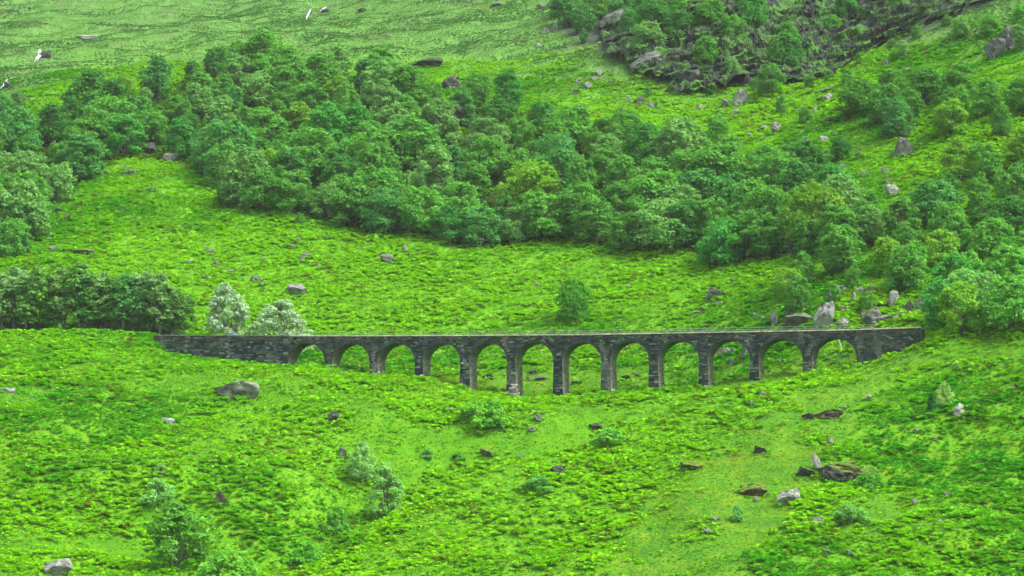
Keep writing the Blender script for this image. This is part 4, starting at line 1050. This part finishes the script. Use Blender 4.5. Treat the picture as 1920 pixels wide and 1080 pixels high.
# ------------------------------------------------------------------ waterfalls
def water_material():
    m, t, b = new_mat("white_water", .35, .5); tc = N(t, "ShaderNodeTexCoord").outputs["Object"]
    t.links.new(ramp(t, noise(t, 1.2, 5, .7, tc), [(.36, (.16, .2, .2)), (.6, (.42, .46, .47))]), b.inputs["Base Color"]); bump(t, b, noise(t, 1.5, 5, .7, tc), .8, .3); return m
M_WATER = water_material()
def waterfall(path, label):
    V, Fq = [], []
    for st in range(4):
        off = RR.uniform(-.32, .32); a0 = RR.choice((0, 0, .15, .3)); a1 = RR.choice((1, 1, .85, .7)); base = len(V); n = 14
        for i in range(n):
            q = (a0 + (a1 - a0) * i / (n - 1)) * (len(path) - 1); j = min(int(q), len(path) - 2); f = q - j
            u_, v_, w_ = [path[j][k] * (1 - f) + path[j + 1][k] * f for k in range(3)]
            g = ground(u_ + off * w_ + RR.uniform(-.5, .5), v_); hw = w_ * g[1] / F * .5 * RR.uniform(.16, .4) * (math.sin(math.pi * (i + .6) / n) ** .5)
            for k in range(3):
                a = k - 1; V.append((g[0] + a * hw, g[1] - .9 - .35 * (1 - a * a) + RR.uniform(-.1, .1), g[2] + .55 + RR.uniform(-.1, .1)))
        for i in range(n - 1):
            for k in range(2): Fq.append((base + i * 3 + k + 3, base + i * 3 + k + 4, base + i * 3 + k + 1, base + i * 3 + k))
    o = link("waterfall", quad_mesh("waterfall", np.array(V), np.array(Fq), True), None, M_WATER)
    o["label"] = label; o["kind"] = "structure"
waterfall([(586,15,8),(585,20,9),(583,25,11),(581,30,12),(579,35,12),(577,41,9)], "white waterfall high on the moor")
waterfall([(614,14,9),(609,18,7),(604,22,5),(600,25,4)], "thin side trickle right of the high waterfall")
waterfall([(76,96,4),(75,101,8),(76,107,7),(72,112,9),(70,117,7),(66,121,5)], "white waterfall on the left moor")
waterfall([(14,153,4),(11,158,7),(7,164,7),(3,170,5)], "thin waterfall at the left edge of the moor")
for u_, v_, w_, h_, lab in [(600,26,34,10,"dark wet rock beside the high waterfall"),(80,114,26,20,"dark wet rock around the left waterfall"),(12,172,26,20,"dark wet rock around the waterfall at the left edge")]:
    gg = ground(u_, v_ - 2); gg = gg + np.array([0, 2.0, 0]); place_rock("rock_outcrop", gg, w_, h_, 'dark', lab, "crag", None, None, 0, .3, .5, .2)

# ------------------------------------------------------------------ wire fence and leaning pole behind the arches
def wood_mat(name, col):
    m, t, b = new_mat(name, .9); tc = N(t, "ShaderNodeTexCoord").outputs["Object"]
    t.links.new(mix(t, noise(t, 5, 5, .7, tc), tuple(c * .6 for c in col), tuple(c * 1.3 for c in col)), b.inputs["Base Color"]); return m
M_POST = wood_mat("weathered_wood", (0.09, 0.08, 0.065)); M_POLE = wood_mat("bleached_wood", (0.34, 0.33, 0.3))
fp = [ground(u_, v_) for u_, v_ in [(1395, 690), (1460, 684), (1490, 684), (1548, 677), (1592, 675)]]
fe = empty("wire_fence", tuple(fp[0])); tag(fe, "low wire fence on dark wooden posts seen through the last arches", "fence")
pm = tube_mesh("fence_post", [[((0, 0, -.3), .07), ((.02, 0, .6), .07), ((.03, 0, 1.15), .065)]], 6)
for g in fp: link("post", pm, fe, M_POST).location = tuple(g - fp[0])
link("wire", tube_mesh("wire", [[(tuple(g - fp[0] + np.array([0, 0, h])), .008) for g in fp] for h in (.5, .8, 1.08)], 4), fe, M_RAIL)
a, b = ground(1581, 663), ground(1573, 634)
d = ray(1573, 637) * (a[1] + .8)
pl = link("leaning_pole", tube_mesh("pole", [[((0, 0, -.3), .09), (tuple((d - a) * .5), .085), (tuple(d - a), .075)]], 8), None, M_POLE); pl.location = tuple(a)
tag(pl, "pale leaning pole seen through the twelfth arch", "pole")

# ------------------------------------------------------------------ haze
zmin, zmax = float(Z.min()), float(Z.max())
hb = MB(); hb.box(-720, 720, -80, 1470, zmin - 1, zmax + 16, (1, 1, 1))
hm = bpy.data.materials.new("haze"); hm.use_nodes = True; t = hm.node_tree; t.nodes.clear()
out = N(t, "ShaderNodeOutputMaterial"); pv = N(t, "ShaderNodeVolumePrincipled")
pv.inputs["Color"].default_value = (0.93, 0.96, 0.97, 1); pv.inputs["Density"].default_value = 0.00003; pv.inputs["Anisotropy"].default_value = 0.0
t.links.new(pv.outputs[0], out.inputs["Volume"])
hz = hb.build("haze", hm, None); tag(hz, "thin pale haze over the glen", None, None, "stuff")
